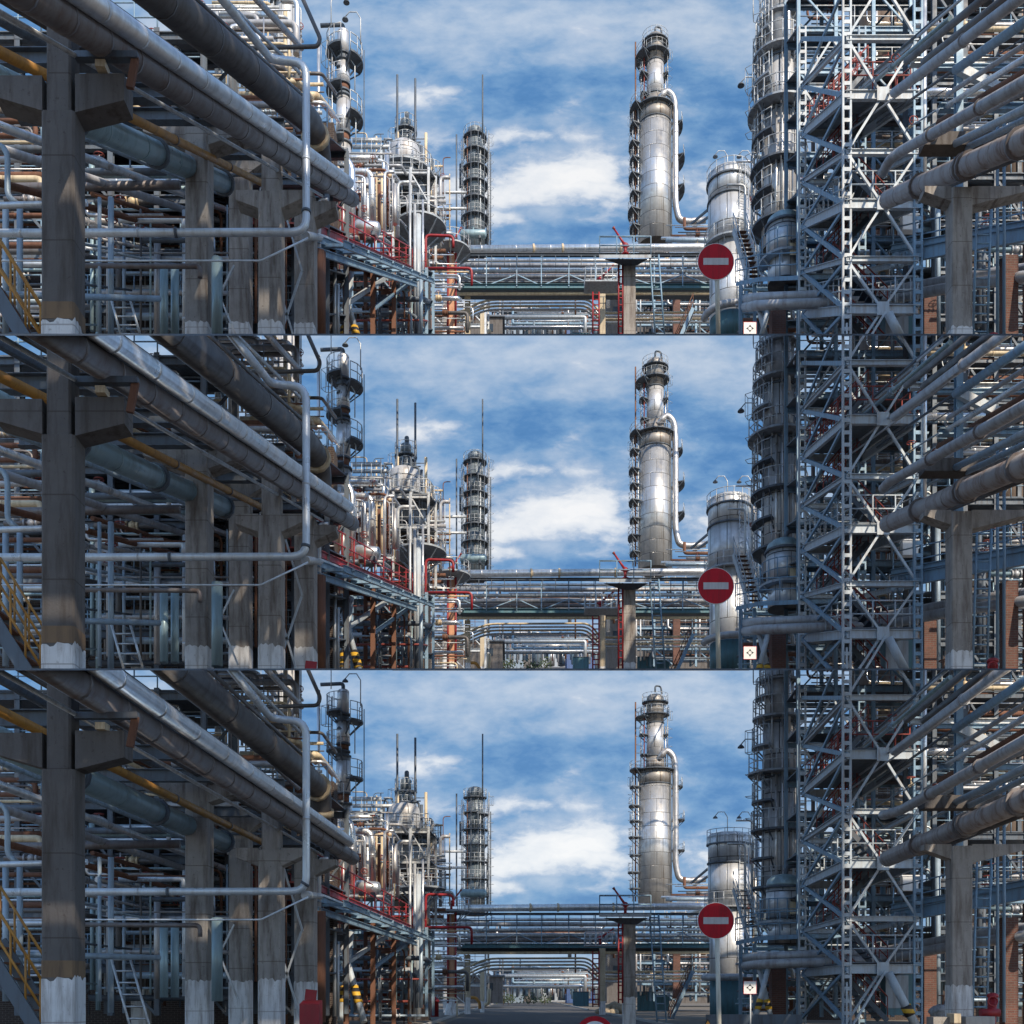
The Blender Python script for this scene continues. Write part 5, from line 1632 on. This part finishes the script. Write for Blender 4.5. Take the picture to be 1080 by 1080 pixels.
def build_ground():
    def sheet(name, pts, z, mat):
        me = bpy.data.meshes.new(name)
        me.from_pydata([(x, y, z) for x, y in pts], [], [list(range(len(pts)))])
        me.materials.append(MATS[mat])
        o = bpy.data.objects.new(name, me)
        o['kind'] = 'structure'
        COL.objects.link(o)
        return o
    sheet('ground', [(-3000, -200), (3000, -200), (3000, 6000), (-3000, 6000)], 0, 'dirt')
    sheet('road', [(-5, -150), (7.5, -150), (10.5, 400), (-2, 400)], .004, 'asphalt')
    sheet('side_road', [(-60, 112), (80, 112), (80, 122), (-60, 122)], .008, 'asphalt')
    m = MB()
    for (x0, y0, x1, y1) in ((-5.1, -150, -4.4, 111), (7.6, -150, 8.3, 111), (-4.2, 124, -2.2, 400), (8.4, 124, 10.6, 400)):
        m.beam((x0, y0, .07), (x1, y1, .07), .18, .14)
    me = bpy.data.meshes.new('kerb')
    me.from_pydata(m.v, [], m.f)
    me.materials.append(MATS['kerb_stone'])
    o = bpy.data.objects.new('kerb', me)
    o['kind'] = 'structure'
    COL.objects.link(o)
    # end of the middle terrace road, on its own grade
    g = TIERS[1]['g']
    m = MB().hexa([(-20, 190, g * 190 - .05), (40, 190, g * 190 - .05), (60, 320, g * 320 - .05), (-40, 320, g * 320 - .05), (-20, 190, g * 190), (40, 190, g * 190), (60, 320, g * 320), (-40, 320, g * 320)])
    me = bpy.data.meshes.new('road')
    me.from_pydata(m.v, [], m.f)
    me.materials.append(MATS['asphalt'])
    o = bpy.data.objects.new('road', me)
    o['kind'] = 'structure'
    COL.objects.link(o)
    # hills on the horizon
    q = random.Random(2)
    vs, fs = [], []
    n = 60
    for i in range(n + 1):
        x = -1600 + 3200 * i / n
        vs += [(x, 1500, -1), (x, 1540, 9 + 5 * math.sin(i * .7) + q.uniform(-1, 1)), (x, 1900, -1)]
    for i in range(n):
        a = i * 3
        fs += [(a, a + 3, a + 4, a + 1), (a + 1, a + 4, a + 5, a + 2)]
    me = bpy.data.meshes.new('hills')
    me.from_pydata(vs, [], fs)
    me.materials.append(MATS['hill_green'])
    o = bpy.data.objects.new('hills', me)
    o['kind'] = 'structure'
    COL.objects.link(o)


# ------------------------------------------------------------------ sky, sun, camera
SUN_EL, SUN_AZ = 38.0, -30.0          # sun behind the viewer's right shoulder


def build_world():
    w = bpy.data.worlds.new('World')
    S.world = w
    w.use_nodes = True
    nt = w.node_tree
    bg = nt.nodes['Background']
    sky = N(nt, 'ShaderNodeTexSky', sky_type='NISHITA')
    sky.sun_disc = False
    sky.sun_elevation = rad(SUN_EL)
    sky.sun_rotation = rad(180 + SUN_AZ)
    sky.air_density = 1.0
    sky.dust_density = .4
    sky.ozone_density = 2.0
    tc = N(nt, 'ShaderNodeTexCoord').outputs['Generated']
    sx = N(nt, 'ShaderNodeSeparateXYZ')
    nt.links.new(tc, sx.inputs[0])
    x, y, z = sx.outputs
    ya = mathn(nt, 'MAXIMUM', y, .08)
    u = mathn(nt, 'DIVIDE', x, ya)
    v = mathn(nt, 'DIVIDE', z, ya)
    band = 353.0 / F
    # three decks of cloud, one above the other
    fr = mathn(nt, 'FRACT', mathn(nt, 'ADD', mathn(nt, 'DIVIDE', v, band), 9.0 / 353.0))
    r = mathn(nt, 'MULTIPLY', mathn(nt, 'SUBTRACT', 1.0, fr), 353.0)
    X = mathn(nt, 'MULTIPLY', u, F)
    cv = N(nt, 'ShaderNodeCombineXYZ')
    nt.links.new(mathn(nt, 'MULTIPLY', X, .0062), cv.inputs[0])
    nt.links.new(mathn(nt, 'MULTIPLY', r, .0125), cv.inputs[1])
    cv.inputs[2].default_value = 3.3
    n1 = noise(nt, cv.outputs[0], 1.15, 10, .6)
    n2 = noise(nt, cv.outputs[0], 3.6, 7, .6)
    warp = N(nt, 'ShaderNodeVectorMath', operation='MULTIPLY_ADD')
    wn = N(nt, 'ShaderNodeTexNoise')
    wn.inputs['Scale'].default_value = 4.0
    wn.inputs['Detail'].default_value = 3
    nt.links.new(cv.outputs[0], wn.inputs['Vector'])
    nt.links.new(wn.outputs['Color'], warp.inputs[0])
    warp.inputs[1].default_value = (.22, .22, .0)
    nt.links.new(cv.outputs[0], warp.inputs[2])
    n4 = noise(nt, warp.outputs[0], 3.2, 10, .58)
    nn = mathn(nt, 'MULTIPLY_ADD', n4, .34, mathn(nt, 'MULTIPLY', n1, .72))

    def bumpg(cx, cr, wx, wr, amp):
        a = mathn(nt, 'POWER', mathn(nt, 'DIVIDE', mathn(nt, 'SUBTRACT', X, cx - 540.0), wx), 2.0)
        b = mathn(nt, 'POWER', mathn(nt, 'DIVIDE', mathn(nt, 'SUBTRACT', r, cr), wr), 2.0)
        e = mathn(nt, 'EXPONENT', mathn(nt, 'MULTIPLY', mathn(nt, 'ADD', a, b), -1.0))
        return mathn(nt, 'MULTIPLY', e, amp)
    tot = nn
    white = mathn(nt, 'MULTIPLY_ADD', n4, .62, mathn(nt, 'MULTIPLY', n1, .30))
    for g in ((600, 20, 240, 24, .17), (420, 30, 80, 26, .10), (740, 40, 80, 20, .14), (590, 62, 110, 9, .07), (600, 104, 190, 20, -.13), (690, 130, 90, 12, -.08), (440, 75, 60, 14, -.08), (480, 98, 80, 16, .10), (740, 120, 60, 14, .10), (560, 180, 190, 50, .10), (600, 240, 120, 9, -.10), (745, 165, 60, 14, -.06)):
        tot = mathn(nt, 'ADD', tot, bumpg(*g))
    for g in ((560, 196, 95, 20, .22), (635, 186, 60, 40, .20), (510, 205, 60, 24, .20), (515, 232, 50, 12, .14), (467, 96, 40, 8, .24), (430, 108, 30, 9, .12), (560, 143, 55, 9, .22), (508, 152, 30, 12, .20), (585, 170, 70, 8, .12), (450, 160, 40, 18, .16), (757, 205, 40, 34, .20), (748, 112, 50, 8, .12), (590, 240, 60, 7, -.16), (575, 222, 60, 4, -.12), (560, 168, 60, 5, -.08), (600, 30, 90, 7, .10), (700, 24, 60, 8, .08), (560, 40, 50, 6, .07)):
        white = mathn(nt, 'ADD', white, bumpg(*g))
    base = ramp(nt, tot, [(.32, (.06, .19, .43)), (.43, (.095, .25, .52)), (.51, (.18, .35, .60)), (.60, (.33, .47, .67)), (.72, (.52, .62, .76))])
    wm = ramp(nt, white, [(.545, 0.0), (.61, .5), (.69, 1.0)])
    wc = ramp(nt, white, [(.57, (.40, .51, .69)), (.65, (.58, .66, .78)), (.75, (.84, .87, .91)), (.86, (.97, .97, .97))])
    col = mixc(nt, wm, base, wc)
    # plain sky elsewhere: Nishita with thin cloud
    n3 = noise(nt, tc, 2.2, 6)
    thin = ramp(nt, n3, [(.42, 0.0), (.66, .6)])
    fm = N(nt, 'ShaderNodeMapRange', interpolation_type='SMOOTHSTEP')
    nt.links.new(y, fm.inputs[0])
    fm.inputs[1].default_value = .35
    fm.inputs[2].default_value = .6
    up = N(nt, 'ShaderNodeMapRange')
    nt.links.new(z, up.inputs[0])
    up.inputs[1].default_value = -.02
    up.inputs[2].default_value = .0
    def backg(c, strength):
        b = N(nt, 'ShaderNodeBackground')
        if hasattr(c, 'links'):
            nt.links.new(c, b.inputs['Color'])
        else:
            b.inputs['Color'].default_value = (*c, 1)
        b.inputs['Strength'].default_value = strength
        return b.outputs[0]

    def mixs(f, a, b):
        m = N(nt, 'ShaderNodeMixShader')
        nt.links.new(f, m.inputs[0])
        nt.links.new(a, m.inputs[1])
        nt.links.new(b, m.inputs[2])
        return m.outputs[0]
    nt.links.new(sky.outputs[0], bg.inputs['Color'])
    bg.inputs['Strength'].default_value = .13
    overhead = mixs(thin, bg.outputs[0], backg((.55, .95, 1.65), .66))
    allsky = mixs(mathn(nt, 'MULTIPLY', mathn(nt, 'MULTIPLY', fm.outputs[0], up.outputs[0]), .95), overhead, backg(col, .69))
    nt.links.new(allsky, nt.nodes['World Output'].inputs['Surface'])
    w.cycles.sampling_method = 'MANUAL'
    w.cycles.sample_map_resolution = 1024

    s = bpy.data.lights.new('sun', 'SUN')
    s.energy = 3.9
    s.angle = rad(.55)
    s.color = (1.0, .86, .68)
    o = bpy.data.objects.new('sun', s)
    COL.objects.link(o)
    el, az = rad(SUN_EL), rad(SUN_AZ)
    d = Vector((math.sin(az) * math.cos(el), math.cos(az) * math.cos(el), -math.sin(el)))
    o.rotation_euler = d.to_track_quat('-Z', 'Y').to_euler()
    o.location = (0, -20, 40)


def build_camera():
    c = bpy.data.cameras.new('camera')
    c.sensor_width = 36
    c.lens = 36 * F / 1080
    c.shift_x = 0
    c.shift_y = (1050 - 540) / 1080
    c.clip_start = .1
    c.clip_end = 10000
    o = bpy.data.objects.new('camera', c)
    COL.objects.link(o)
    o.location = (0, 0, EYE)
    o.rotation_euler = (rad(90), 0, 0)
    S.camera = o


make_materials()
build_world()
build_camera()
build_ground()
build_floors()
build_behind()
for tr in TIERS:
    G, RT, RB, WORD = tr['g'], tr['rt'], tr['rb'], tr['word']
    build_left()
    build_midleft()
    build_centre()
    build_right()
    baffle()

S.view_settings.view_transform = 'Standard'
S.view_settings.look = 'None'
S.view_settings.exposure = .5
S.view_settings.gamma = 1
S.cycles.max_bounces = 6
S.cycles.diffuse_bounces = 3
S.cycles.glossy_bounces = 3
